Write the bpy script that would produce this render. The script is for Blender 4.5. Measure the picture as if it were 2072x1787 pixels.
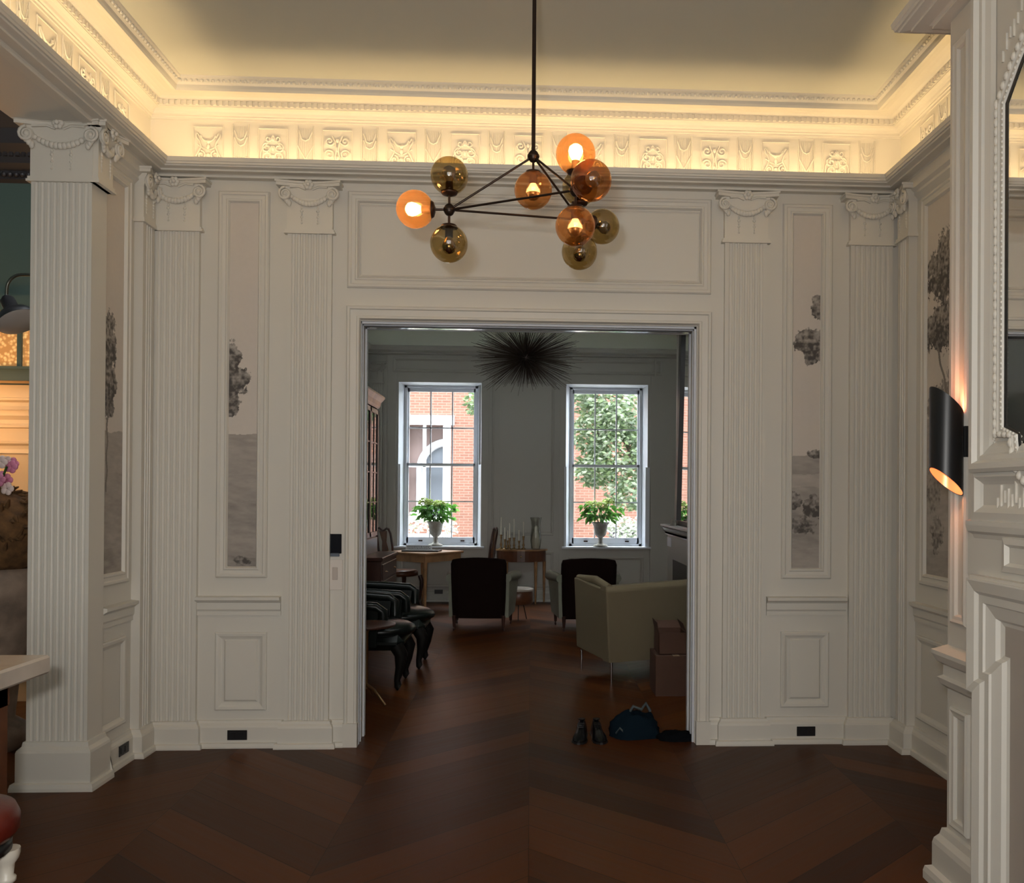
import bpy, math, random
import numpy as np
from mathutils import Matrix, Vector
random.seed(7); rng = np.random.default_rng(7)
for o in list(bpy.data.objects): bpy.data.objects.remove(o)
S = bpy.context.scene
COL = S.collection
PI = math.pi

# ------------------------------------------------------------------ camera
W_, H_, F_ = 2072.0, 1787.0, 1800.0
U0, V0 = 1165.15, 993.75
R_ = Matrix(((0.9987121989, -0.0502884782, 0.0067091477),
             (0.0502594609, 0.9987263883, 0.0044258276),
             (-0.0069231709, -0.0040829299, 0.9999676992)))   # rows: right, forward, up
cam_d = bpy.data.cameras.new('camera'); cam = bpy.data.objects.new('camera', cam_d); COL.objects.link(cam)
right, fwd, up = R_[0], R_[1], R_[2]
M = Matrix(((right[0], up[0], -fwd[0], 0), (right[1], up[1], -fwd[1], 0), (right[2], up[2], -fwd[2], 1.5), (0, 0, 0, 1)))
cam.matrix_world = M
cam_d.sensor_fit = 'HORIZONTAL'; cam_d.sensor_width = 36.0; cam_d.lens = 36.0 * F_ / W_
cam_d.shift_x = (W_ / 2 - U0) / W_; cam_d.shift_y = (V0 - H_ / 2) / W_
cam_d.clip_start = 0.05; cam_d.clip_end = 200
S.camera = cam

# ------------------------------------------------------------------ world, lights, exposure
wd = bpy.data.worlds.new('world'); S.world = wd; wd.use_nodes = True
bg = wd.node_tree.nodes['Background']
bg.inputs[1].default_value = 22.0
# overcast sky, brighter towards the zenith
_nt = wd.node_tree; _tc = _nt.nodes.new('ShaderNodeTexCoord'); _sx = _nt.nodes.new('ShaderNodeSeparateXYZ'); _rp = _nt.nodes.new('ShaderNodeValToRGB')
_nt.links.new(_tc.outputs['Generated'], _sx.inputs[0]); _nt.links.new(_sx.outputs[2], _rp.inputs[0]); _nt.links.new(_rp.outputs[0], bg.inputs[0])
_rp.color_ramp.elements[0].color = (.26, .29, .32, 1); _rp.color_ramp.elements[1].color = (2.4, 2.55, 2.7, 1)
_e = _rp.color_ramp.elements.new(.55); _e.color = (.45, .49, .53, 1)
S.view_settings.view_transform = 'Standard'; S.view_settings.look = 'None'
S.view_settings.exposure = 0.0; S.view_settings.gamma = 1.0; S.view_settings.use_curve_mapping = False

def area(name, loc, rot, sx, sy, power, col, spread=180, portal=False):
    l = bpy.data.lights.new(name, 'AREA'); l.shape = 'RECTANGLE'; l.size = sx; l.size_y = sy
    l.energy = power; l.color = col; l.spread = math.radians(spread)
    if portal: l.cycles.is_portal = True
    o = bpy.data.objects.new(name, l); o.location = loc; o.rotation_euler = rot; COL.objects.link(o); return o
def point(name, loc, power, col, r=0.03):
    l = bpy.data.lights.new(name, 'POINT'); l.energy = power; l.color = col; l.shadow_soft_size = r
    o = bpy.data.objects.new(name, l); o.location = loc; COL.objects.link(o); return o
def spot(name, loc, rot, power, col, ang, r=0.02):
    l = bpy.data.lights.new(name, 'SPOT'); l.energy = power; l.color = col; l.spot_size = math.radians(ang); l.spot_blend = .6; l.shadow_soft_size = r
    o = bpy.data.objects.new(name, l); o.location = loc; o.rotation_euler = rot; COL.objects.link(o); return o
# broad fill light added behind the camera; the front wall has no window
area('fill_behind_camera', (0.2, -3.6, 1.9), (math.radians(90), 0, 0), 3.2, 2.4, 84, (0.99, 0.97, 0.94))
area('camera_flash', (-0.12, -0.08, 1.66), (math.radians(90), 0, 0), 0.12, 0.08, 44, (1.0, 0.98, 0.95))
# window portals of the back parlour
area('portal_left', (-1.27, 12.72, 1.9), (math.radians(-90), 0, 0), 1.0, 2.3, 1, (1, 1, 1), portal=True)
area('portal_right', (1.06, 12.72, 1.9), (math.radians(-90), 0, 0), 1.0, 2.3, 1, (1, 1, 1), portal=True)
# cove lighting hidden in the trough behind the ledge
WARM = (1.0, 0.70, 0.34)
area('cove_light_back', (0, 5.222, 3.399), (math.radians(180), 0, 0), 4.1, 0.01, 7, WARM)
area('cove_light_left', (-2.122, 1.2, 3.399), (math.radians(180), 0, 0), 0.01, 8.0, 13.5, WARM)
area('cove_light_right', (2.122, 4.3, 3.399), (math.radians(180), 0, 0), 0.01, 1.8, 3.1, WARM)
# green room: warm lamp by the panelled door
point('green_room_lamp', (-4.1, 5.9, 2.1), 20, (1.0, 0.55, 0.22), 0.1)

# ------------------------------------------------------------------ materials
def mat(name, col, rough=.5, metal=0, spec=.5, emit=None, es=0, bump=0, bscale=200, var=0, vscale=5, coat=0):
    m = bpy.data.materials.new(name); m.use_nodes = True; nt = m.node_tree; b = nt.nodes['Principled BSDF']
    b.inputs['Base Color'].default_value = (*col, 1); b.inputs['Roughness'].default_value = rough
    b.inputs['Metallic'].default_value = metal; b.inputs['Specular IOR Level'].default_value = spec
    if coat: b.inputs['Coat Weight'].default_value = coat; b.inputs['Coat Roughness'].default_value = .1
    if emit: b.inputs['Emission Color'].default_value = (*emit, 1); b.inputs['Emission Strength'].default_value = es
    if bump or var:
        tc = nt.nodes.new('ShaderNodeTexCoord')
    if bump:
        n = nt.nodes.new('ShaderNodeTexNoise'); n.inputs['Scale'].default_value = bscale; n.inputs['Detail'].default_value = 3
        nt.links.new(tc.outputs['Object'], n.inputs['Vector'])
        bp = nt.nodes.new('ShaderNodeBump'); bp.inputs['Strength'].default_value = bump; bp.inputs['Distance'].default_value = .002
        nt.links.new(n.outputs[0], bp.inputs['Height']); nt.links.new(bp.outputs[0], b.inputs['Normal'])
    if var:
        n = nt.nodes.new('ShaderNodeTexNoise'); n.inputs['Scale'].default_value = vscale; n.inputs['Detail'].default_value = 5
        nt.links.new(tc.outputs['Object'], n.inputs['Vector'])
        r = nt.nodes.new('ShaderNodeValToRGB'); r.color_ramp.elements[0].position = .3; r.color_ramp.elements[1].position = .7
        r.color_ramp.elements[0].color = (*[c * (1 - var) for c in col], 1); r.color_ramp.elements[1].color = (*[min(1, c * (1 + var)) for c in col], 1)
        nt.links.new(n.outputs[0], r.inputs[0]); nt.links.new(r.outputs[0], b.inputs['Base Color'])
    return m
def glassy(name, tint, refl=.12, rough=.0, scat=None):
    m = bpy.data.materials.new(name); m.use_nodes = True; nt = m.node_tree; nt.nodes.clear()
    out = nt.nodes.new('ShaderNodeOutputMaterial'); mx = nt.nodes.new('ShaderNodeMixShader')
    tr = nt.nodes.new('ShaderNodeBsdfTransparent'); tr.inputs[0].default_value = (*tint, 1)
    gl = nt.nodes.new('ShaderNodeBsdfGlossy'); gl.inputs['Roughness'].default_value = rough
    lw = nt.nodes.new('ShaderNodeLayerWeight'); pw = nt.nodes.new('ShaderNodeMath'); pw.operation = 'POWER'; pw.inputs[1].default_value = 4.5; lw.inputs[0].default_value = .5
    ma = nt.nodes.new('ShaderNodeMath'); ma.operation = 'MULTIPLY_ADD'; ma.inputs[1].default_value = .55; ma.inputs[2].default_value = refl + .035; ma.use_clamp = True
    nt.links.new(lw.outputs['Facing'], pw.inputs[0]); nt.links.new(pw.outputs[0], ma.inputs[0]); nt.links.new(ma.outputs[0], mx.inputs[0])
    nt.links.new(tr.outputs[0], mx.inputs[1]); nt.links.new(gl.outputs[0], mx.inputs[2]); nt.links.new(mx.outputs[0], out.inputs[0])
    if scat:
        df = nt.nodes.new('ShaderNodeBsdfTranslucent'); df.inputs[0].default_value = (*scat, 1); m2 = nt.nodes.new('ShaderNodeMixShader'); m2.inputs[0].default_value = .10
        nt.links.new(mx.outputs[0], m2.inputs[1]); nt.links.new(df.outputs[0], m2.inputs[2]); nt.links.new(m2.outputs[0], out.inputs[0])
    return m
PAINT = mat('white_panel_paint', (.70, .67, .605), .42)
CEILP = mat('ceiling_paint', (.60, .60, .53), .75)
PLASTER = mat('cornice_plaster', (.74, .70, .62), .55)
BLACK = mat('black_metal', (.012, .012, .013), .38)
GUN = mat('dark_bronze', (.035, .022, .015), .38, .7)
OUTL = mat('black_outlet', (.012, .011, .012), .4)
FARP = mat('grey_green_paint', (.42, .41, .37), .45)
FARC = mat('pale_green_plaster', (.80, .82, .72), .6)
SASH = mat('white_sash_paint', (.66, .69, .74), .4)
GREEN = mat('dark_green_paint', (.055, .085, .07), .5)
DARKC = mat('dark_cornice', (.03, .025, .025), .45)
CREAM = mat('cream_door_paint', (.74, .50, .26), .45)
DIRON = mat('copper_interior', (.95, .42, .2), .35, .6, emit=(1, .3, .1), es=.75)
CHROME = mat('chrome', (.75, .75, .78), .12, 1)
BRASS = mat('aged_brass', (.30, .19, .09), .35, .9)
DKBROWN = mat('dark_brown_upholstery', (.010, .004, .003), .95, spec=.1, bump=.3)
OLIVEU = mat('olive_grey_upholstery', (.20, .20, .15), .75, bump=.3)
EBON = mat('ebonised_wood', (.005, .004, .003), .6, spec=.15)
LEATH = mat('dark_green_leather', (.005, .007, .006), .30, spec=.28)
CREAMU = mat('cream_sofa_fabric', (.165, .13, .075), .85, bump=.4)
CARD = mat('brown_cardboard', (.085, .038, .022), .8, var=.1)
WALN = mat('walnut_wood', (.12, .045, .02), .35, var=.35, vscale=8)
MAHO = mat('mahogany_wood', (.045, .016, .010), .3, var=.3, vscale=8)
HONEY = mat('honey_wood', (.33, .17, .07), .35, var=.3, vscale=8)
WHITEC = mat('candle_wax', (.75, .72, .62), .5)
STONE = mat('pale_stone', (.30, .28, .24), .7, var=.2, vscale=25, bump=.3)
MARB = mat('pale_marble', (.58, .52, .45), .25, var=.12, vscale=6)
PAPER = mat('white_paper', (.8, .8, .8), .7)
SHOE = mat('black_shoe_leather', (.006, .006, .007), .25, spec=.3)
BLUEB = mat('blue_canvas', (.005, .013, .022), .9, spec=.08, bump=.3)
CLOTH = mat('black_cloth', (.005, .006, .008), .95, spec=.05)
RED = mat('red_leather', (.12, .014, .008), .3, bump=.2)
WHITEM = mat('white_painted_metal', (.62, .58, .5), .35)
SPIKE = mat('dark_spikes', (.06, .04, .028), .5, .3)
SLATE = mat('taupe_stone', (.46, .41, .36), .45, var=.05)
MIRR = mat('mirror_glass', (.88, .88, .86), .02, 1)
SOCKET = mat('lamp_socket', (.05, .025, .015), .4, .6)
GLASSP = glassy('window_glass', (.97, .98, .98), .0)
AMBER = glassy('smoked_amber_glass', (.68, .57, .34), .08)
AMBERL = glassy('amber_glass_lit', (.80, .56, .32), .06, scat=(.75, .34, .12))
CLEARG = glassy('clear_glass', (.86, .86, .84), .03)
BULBON = mat('lit_bulb', (1, .8, .5), .4, emit=(1, .60, .26), es=38)
BULBDIM = mat('dim_bulb_glass', (1, .8, .5), .4, emit=(1, .50, .20), es=7)
BULBOFF = mat('unlit_bulb', (.35, .3, .22), .08, .5)
SILVER = mat('silvered_bulb_tip', (.55, .5, .45), .08, 1)
LEDM = mat('led_strip', (1, .9, .7), .4, emit=(1, .72, .38), es=9)
ASPH = mat('courtyard_paving', (.2, .19, .17), .9)
WSTONE = mat('white_limestone', (.52, .53, .55), .8)
BARK = mat('bark', (.10, .07, .05), .9)

def leafy(name, col, tr, var=.3, vs=30):
    m = mat(name, col, .5, var=var, vscale=vs); nt = m.node_tree; b = nt.nodes['Principled BSDF']; out = [n for n in nt.nodes if n.type == 'OUTPUT_MATERIAL'][0]
    t = nt.nodes.new('ShaderNodeBsdfTranslucent'); t.inputs[0].default_value = (*tr, 1); mx = nt.nodes.new('ShaderNodeMixShader'); mx.inputs[0].default_value = .45
    nt.links.new(b.outputs[0], mx.inputs[1]); nt.links.new(t.outputs[0], mx.inputs[2]); nt.links.new(mx.outputs[0], out.inputs[0]); return m
LEAF = leafy('leaf_green', (.05, .13, .03), (.12, .32, .05)); PETAL = leafy('pale_green_petals', (.50, .60, .22), (.6, .72, .25))
def amber_window():
    m = mat('amber_rippled_glass', (.5, .25, .08), .2); nt = m.node_tree; b = nt.nodes['Principled BSDF']
    tc = nt.nodes.new('ShaderNodeTexCoord'); v = nt.nodes.new('ShaderNodeTexVoronoi'); v.inputs['Scale'].default_value = 42
    nt.links.new(tc.outputs['Object'], v.inputs['Vector'])
    r = nt.nodes.new('ShaderNodeValToRGB'); r.color_ramp.elements[0].color = (1, .62, .22, 1); r.color_ramp.elements[0].position = .15
    r.color_ramp.elements[1].color = (.28, .11, .03, 1); r.color_ramp.elements[1].position = .62
    nt.links.new(v.outputs[0], r.inputs[0]); nt.links.new(r.outputs[0], b.inputs['Emission Color']); b.inputs['Emission Strength'].default_value = .75
    return m
AMBWIN = amber_window()

def floor_mat():
    m = bpy.data.materials.new('chevron_oak_floor'); m.use_nodes = True; nt = m.node_tree; L = nt.links; b = nt.nodes['Principled BSDF']
    def N(t, **k):
        n = nt.nodes.new(t)
        for a, c in k.items(): setattr(n, a, c)
        return n
    def mth(op, a, b_=None, c=None):
        n = N('ShaderNodeMath', operation=op)
        for i, v in enumerate((a, b_, c)):
            if v is None: continue
            if isinstance(v, (int, float)): n.inputs[i].default_value = v
            else: L.new(v, n.inputs[i])
        return n.outputs[0]
    tc = N('ShaderNodeTexCoord'); sp = N('ShaderNodeSeparateXYZ'); L.new(tc.outputs['Object'], sp.inputs[0])
    x, y = sp.outputs[0], sp.outputs[1]
    cw = .85; pw = .27          # chevron column width; plank pitch measured along y
    pp = mth('PINGPONG', mth('ADD', x, cw * 40), cw)    # 0 at even multiples (peak at x=0)
    colid = mth('FLOOR', mth('DIVIDE', mth('ADD', x, cw * 40), cw))
    s = mth('ADD', y, mth('MULTIPLY', pp, .92))
    row = mth('DIVIDE', s, pw); rid = mth('FLOOR', row); fr = mth('FRACT', row)
    cb = N('ShaderNodeCombineXYZ'); L.new(rid, cb.inputs[0]); L.new(colid, cb.inputs[1])
    wn = N('ShaderNodeTexWhiteNoise', noise_dimensions='3D'); L.new(cb.outputs[0], wn.inputs['Vector'])
    # grain coords: across plank stretched
    cg = N('ShaderNodeCombineXYZ'); L.new(mth('MULTIPLY', s, 26), cg.inputs[0]); L.new(mth('MULTIPLY', pp, 1.6), cg.inputs[1]); L.new(mth('MULTIPLY', wn.outputs['Value'], 40), cg.inputs[2])
    gn = N('ShaderNodeTexNoise'); gn.inputs['Scale'].default_value = 1.0; gn.inputs['Detail'].default_value = 6; gn.inputs['Roughness'].default_value = .6; L.new(cg.outputs[0], gn.inputs['Vector'])
    mx = mth('ADD', mth('MULTIPLY', wn.outputs['Value'], .55), mth('MULTIPLY', gn.outputs[0], .45))
    r = N('ShaderNodeValToRGB'); e = r.color_ramp.elements
    e[0].position = .15; e[0].color = (.034, .010, .003, 1); e[1].position = .9; e[1].color = (.118, .036, .007, 1)
    L.new(mx, r.inputs[0])
    # seams
    edge = mth('MINIMUM', fr, mth('SUBTRACT', 1.0, fr)); seam = mth('GREATER_THAN', edge, .012)
    pe = mth('MINIMUM', pp, mth('SUBTRACT', cw, pp)); seam2 = mth('GREATER_THAN', pe, .0015)
    sm = mth('MULTIPLY', seam, seam2); dk = mth('MULTIPLY_ADD', sm, .65, .35)
    mc = N('ShaderNodeMix', data_type='RGBA', blend_type='MULTIPLY'); mc.inputs['Factor'].default_value = 1
    L.new(r.outputs[0], mc.inputs['A']); cc = N('ShaderNodeCombineColor'); [L.new(dk, cc.inputs[i]) for i in range(3)]; L.new(cc.outputs[0], mc.inputs['B'])
    L.new(mc.outputs['Result'], b.inputs['Base Color'])
    rr = mth('MULTIPLY_ADD', gn.outputs[0], .2, .30); L.new(rr, b.inputs['Roughness'])
    b.inputs['Specular IOR Level'].default_value = .13
    bp = N('ShaderNodeBump'); bp.inputs['Strength'].default_value = .25; bp.inputs['Distance'].default_value = .003
    L.new(mth('ADD', mth('MULTIPLY', gn.outputs[0], .5), sm), bp.inputs['Height']); L.new(bp.outputs[0], b.inputs['Normal'])
    return m
FLOORM = floor_mat()
def brick_mat():
    m = mat('red_brick', (.5, .2, .1), .85); nt = m.node_tree; b = nt.nodes['Principled BSDF']
    tc = nt.nodes.new('ShaderNodeTexCoord'); mp = nt.nodes.new('ShaderNodeMapping'); mp.inputs['Rotation'].default_value = (math.radians(90), 0, 0)
    nt.links.new(tc.outputs['Object'], mp.inputs[0])
    br = nt.nodes.new('ShaderNodeTexBrick'); br.inputs['Scale'].default_value = 1; br.inputs['Brick Width'].default_value = .2; br.inputs['Row Height'].default_value = .06
    br.inputs['Mortar Size'].default_value = .007; br.inputs['Color1'].default_value = (.165, .07, .044, 1); br.inputs['Color2'].default_value = (.135, .052, .032, 1); br.inputs['Mortar'].default_value = (.215, .13, .10, 1)
    nt.links.new(mp.outputs[0], br.inputs['Vector']); nt.links.new(br.outputs['Color'], b.inputs['Base Color'])
    return m
BRICK = brick_mat()
MURAL = bpy.data.materials.new('painted_mural_paper'); MURAL.use_nodes = True
_n = MURAL.node_tree.nodes.new('ShaderNodeVertexColor'); _n.layer_name = 'Col'
MURAL.node_tree.links.new(_n.outputs[0], MURAL.node_tree.nodes['Principled BSDF'].inputs['Base Color'])
MURAL.node_tree.nodes['Principled BSDF'].inputs['Roughness'].default_value = .7

# ------------------------------------------------------------------ mesh helpers
class MB:
    def __init__(s): s.v = []; s.f = []; s.sm = []
    def add(s, vs, fs, smooth=False):
        n = len(s.v); s.v += [tuple(p) for p in vs]; s.f += [tuple(i + n for i in f) for f in fs]; s.sm += [smooth] * len(fs); return s
    def box(s, x0, x1, y0, y1, z0, z1, bev=0):
        if bev:
            b = bev; P = []
            for z, d in ((z0, b), (z0 + b, 0), (z1 - b, 0), (z1, b)):
                P.append([(x0 + d, y0 + b), (x0 + b, y0 + d), (x1 - b, y0 + d), (x1 - d, y0 + b), (x1 - d, y1 - b), (x1 - b, y1 - d), (x0 + b, y1 - d), (x0 + d, y1 - b)])
            vs = [(x, y, z) for r, z in zip(P, (z0, z0 + b, z1 - b, z1)) for x, y in r]
            fs = [tuple(range(7, -1, -1)), tuple(range(24, 32))]
            for k in range(3):
                for i in range(8): j = (i + 1) % 8; fs.append((k * 8 + i, k * 8 + j, k * 8 + 8 + j, k * 8 + 8 + i))
            return s.add(vs, fs)
        vs = [(x0, y0, z0), (x1, y0, z0), (x1, y1, z0), (x0, y1, z0), (x0, y0, z1), (x1, y0, z1), (x1, y1, z1), (x0, y1, z1)]
        return s.add(vs, [(3, 2, 1, 0), (4, 5, 6, 7), (0, 1, 5, 4), (1, 2, 6, 5), (2, 3, 7, 6), (3, 0, 4, 7)])
    def hexa(s, bot, top):   # 4 bottom pts, 4 top pts (ccw from above)
        return s.add(list(bot) + list(top), [(3, 2, 1, 0), (4, 5, 6, 7), (0, 1, 5, 4), (1, 2, 6, 5), (2, 3, 7, 6), (3, 0, 4, 7)])
    def loft(s, rings, cap=True, smooth=True, closed=True):
        n = len(rings[0]); vs = [p for r in rings for p in r]; fs = []
        for k in range(len(rings) - 1):
            for i in range(n if closed else n - 1):
                j = (i + 1) % n; fs.append((k * n + i, k * n + j, (k + 1) * n + j, (k + 1) * n + i))
        s.add(vs, fs, smooth)
        if cap and closed:
            m = len(rings) - 1
            s.add(rings[0], [tuple(range(n - 1, -1, -1))]); s.add(rings[m], [tuple(range(n))])
        return s
    def prism(s, poly, z0, z1): return s.loft([[(x, y, z0) for x, y in poly], [(x, y, z1) for x, y in poly]], smooth=False)
    def tube(s, pts, r, n=8, cap=True):
        pts = [Vector(p) for p in pts]; m = len(pts); rs = r if isinstance(r, (list, tuple)) else [r] * m
        rings = []; prev = None
        for i, p in enumerate(pts):
            t = (pts[min(i + 1, m - 1)] - pts[max(i - 1, 0)]).normalized()
            if prev is None:
                a = Vector((0, 0, 1)) if abs(t.z) < .9 else Vector((1, 0, 0)); u = t.cross(a).normalized()
            else: u = (prev - t * prev.dot(t)).normalized()
            prev = u; w = t.cross(u)
            rings.append([tuple(p + (u * math.cos(2 * PI * k / n) + w * math.sin(2 * PI * k / n)) * rs[i]) for k in range(n)])
        return s.loft(rings, cap)
    def lathe(s, prof, c=(0, 0, 0), n=20, smooth=True):   # prof [(r,z)] bottom to top
        rings = [[(c[0] + max(r, 1e-4) * math.cos(2 * PI * k / n), c[1] + max(r, 1e-4) * math.sin(2 * PI * k / n), c[2] + z) for k in range(n)] for r, z in prof]
        return s.loft(rings, True, smooth)
    def sphere(s, c, r, sc=(1, 1, 1), nu=16, nv=10):
        rings = []
        for i in range(nv + 1):
            a = -PI / 2 + PI * i / nv; rr = max(math.cos(a), 1e-3) * r
            rings.append([(c[0] + rr * math.cos(2 * PI * k / nu) * sc[0], c[1] + rr * math.sin(2 * PI * k / nu) * sc[1], c[2] + r * math.sin(a) * sc[2]) for k in range(nu)])
        return s.loft(rings, True)
    def sweep(s, path, prof, side=1, closed=False):
        # path 2D points; prof [(offset, z)]; offset goes to side (1 = right of travel, -1 = left)
        m = len(path); rings = []
        for i in range(m):
            p = Vector(path[i])
            a = Vector(path[(i - 1) % m]) if (closed or i > 0) else None; b = Vector(path[(i + 1) % m]) if (closed or i < m - 1) else None
            ns = []
            if a is not None: d = (p - a).normalized(); ns.append(Vector((d.y, -d.x)) * side)
            if b is not None: d = (b - p).normalized(); ns.append(Vector((d.y, -d.x)) * side)
            n = ns[0] if len(ns) == 1 else (ns[0] + ns[1]) / (1 + ns[0].dot(ns[1]))
            rings.append([(p.x + n.x * o, p.y + n.y * o, z) for o, z in prof])
        k = len(prof)
        vs = [q for r in rings for q in r]; fs = []
        for i in range(m if closed else m - 1):
            j = (i + 1) % m
            for t in range(k - 1): fs.append((i * k + t, j * k + t, j * k + t + 1, i * k + t + 1))
        s.add(vs, fs)
        if not closed and len(prof) > 3: s.add(rings[0], [tuple(range(k - 1, -1, -1))]); s.add(rings[-1], [tuple(range(k))])
        return s
    def frame(s, T, u0, u1, v0, v1, prof):
        # picture-frame moulding: prof [(inset, height)] on surface map T(u,v,w)
        rings = []
        for ins, h in prof: rings.append([T(u0 + ins, v0 + ins, h), T(u1 - ins, v0 + ins, h), T(u1 - ins, v1 - ins, h), T(u0 + ins, v1 - ins, h)])
        return s.loft(rings, False, False)
    def xf(s, Mx, i0=0):
        s.v[i0:] = [tuple(Mx @ Vector(p)) for p in s.v[i0:]]; return s
    def merge(s, o, Mx=None):
        vs = [tuple(Mx @ Vector(p)) for p in o.v] if Mx is not None else o.v
        n = len(s.v); s.v += vs; s.f += [tuple(i + n for i in f) for f in o.f]; s.sm += o.sm; return s
    def build(s, name, m, parent=None, bevel=0):
        me = bpy.data.meshes.new(name); me.from_pydata(s.v, [], s.f)
        me.polygons.foreach_set('use_smooth', s.sm); me.materials.append(m)
        me.update(); o = bpy.data.objects.new(name, me); COL.objects.link(o)
        if parent: o.parent = parent
        if bevel:
            md = o.modifiers.new('bevel', 'BEVEL'); md.width = bevel; md.segments = 2; md.limit_method = 'ANGLE'
        return o
def tag(o, label, cat=None, group=None, kind=None):
    if label: o['label'] = label
    if cat: o['category'] = cat
    if group: o['group'] = group
    if kind: o['kind'] = kind
    return o
def struct(o, label=None): o['kind'] = 'structure'; (label and o.__setitem__('label', label)); return o
def empty(name, loc=(0, 0, 0), rz=0):
    o = bpy.data.objects.new(name, None); o.empty_display_size = .1; o.location = loc; o.rotation_euler = (0, 0, rz); COL.objects.link(o); return o
def kids(o): return [c for c in COL.objects if c.parent == o]
def copy_tree(o, parent=None):
    c = o.copy(); COL.objects.link(c); c.parent = parent
    for ch in kids(o): copy_tree(ch, c)
    return c
def T4(loc=(0, 0, 0), rz=0, sc=(1, 1, 1)):
    return Matrix.Translation(loc) @ Matrix.Rotation(rz, 4, 'Z') @ Matrix.Diagonal((*sc, 1))
def arc(cx, cz, r, a0, a1, n, y=0): return [(cx + r * math.cos(math.radians(a0 + (a1 - a0) * i / n)), y, cz + r * math.sin(math.radians(a0 + (a1 - a0) * i / n))) for i in range(n + 1)]

# ------------------------------------------------------------------ setting: main room
XW, YB, YT = 2.26, 5.36, 5.60        # side walls, back wall face, back of that wall
DL, DR, DT = -1.03, 1.00, 2.53       # door opening
CE = 3.84
XBR, YBR0, YBR1 = 1.62, 3.38, 0.80   # chimney breast face and ends
Yf, CF = 12.5, 3.98                  # back parlour window wall and ceiling
struct(MB().box(-5.2, 2.8, -4.0, 13.0, -.1, 0).build('floor', FLOORM))
struct(MB().box(-2.66, 2.8, -4.0, 5.6, CE, CE + .1).build('ceiling', CEILP))
b = MB(); b.box(-2.64, DL, YB, YT, 0, CE); b.box(DR, 2.8, YB, YT, 0, CE); b.box(DL, DR, YB, YT, DT, CE)
struct(b.build('wall_back', PAINT))
b = MB(); b.box(-2.54, -XW, 4.66, YB, 0, 3.36); b.box(-2.60, -XW, -4, YB, 3.36, CE)
struct(b.build('wall_left', PAINT))
struct(MB().box(XW, 2.6, -4, YB, 0, CE).build('wall_right', PAINT))
struct(MB().box(XBR, XW + .02, YBR1, YBR0, 0, CE).build('wall_chimney_breast', PAINT))
struct(MB().box(-5.2, 2.8, -4.1, -4.0, 0, 4.4).build('wall_front', PAINT))

# entablature with light trough, frieze and crown, swept round the room
path = [(-XW, -3.9), (-XW, YB), (XW, YB), (XW, YBR0), (XBR, YBR0), (XBR, YBR1), (XW, YBR1), (XW, -3.9)]
led = [(0, 3.35), (.05, 3.35), (.05, 3.362), (.06, 3.366), (.11, 3.366), (.11, 3.376), (.145, 3.38), (.15, 3.395), (.165, 3.402), (.17, 3.424), (.163, 3.424), (.158, 3.388), (0, 3.385)]
struct(MB().sweep(path, led).build('trim_1', PLASTER), 'moulded ledge hiding the cove lights below the frieze')
struct(MB().sweep(path, [(.004, 3.38), (.004, 3.712)]).build('trim_2', PLASTER), 'frieze band with relief ornaments')
crown = [(0, 3.70), (.012, 3.70), (.012, 3.712), (.02, 3.716), (.02, 3.724), (.03, 3.727), (.036, 3.738), (.05, 3.748), (.072, 3.752), (.072, 3.757), (.078, 3.757), (.078, 3.786), (.086, 3.786),
         (.09, 3.792), (.105, 3.80), (.13, 3.804), (.16, 3.804), (.19, 3.798), (.225, 3.785), (.225, 3.772), (.24, 3.772), (.246, 3.785), (.25, 3.80), (.262, 3.81), (.27, 3.825), (.28, 3.832), (.285, 3.842)]
cr = struct(MB().sweep(path, crown).build('trim_3', PLASTER), 'stepped crown cornice at the ceiling edge')
# dentils and leaf tips
def run_along(fn, segs, step, off):
    for (ax, ay), (bx, by), nx, ny in segs:
        L = math.hypot(bx - ax, by - ay); n = int(L / step)
        for i in range(n):
            t = (i + .5) / n; fn(ax + (bx - ax) * t + nx * off, ay + (by - ay) * t + ny * off, nx, ny)
segs = [((-XW, .6), (-XW, YB - .08), 1, 0), ((-XW + .08, YB), (XW - .08, YB), 0, -1), ((XW, YB - .08), (XW, YBR0 + .08), -1, 0)]
b = MB()
def dent(x, y, nx, ny):
    hx, hy = (.008, .009) if nx else (.009, .008)
    b.box(x - hx, x + hx, y - hy, y + hy, 3.759, 3.784)
run_along(dent, segs, .034, .082); b.build('dentil_band', PLASTER, cr)
b = MB()
def bead(x, y, nx, ny): b.sphere((x, y, 3.818), .0105, (1, 1, .9), 6, 4)
run_along(bead, segs, .03, .266); b.build('bead_and_leaf_band', PLASTER, cr)

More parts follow.
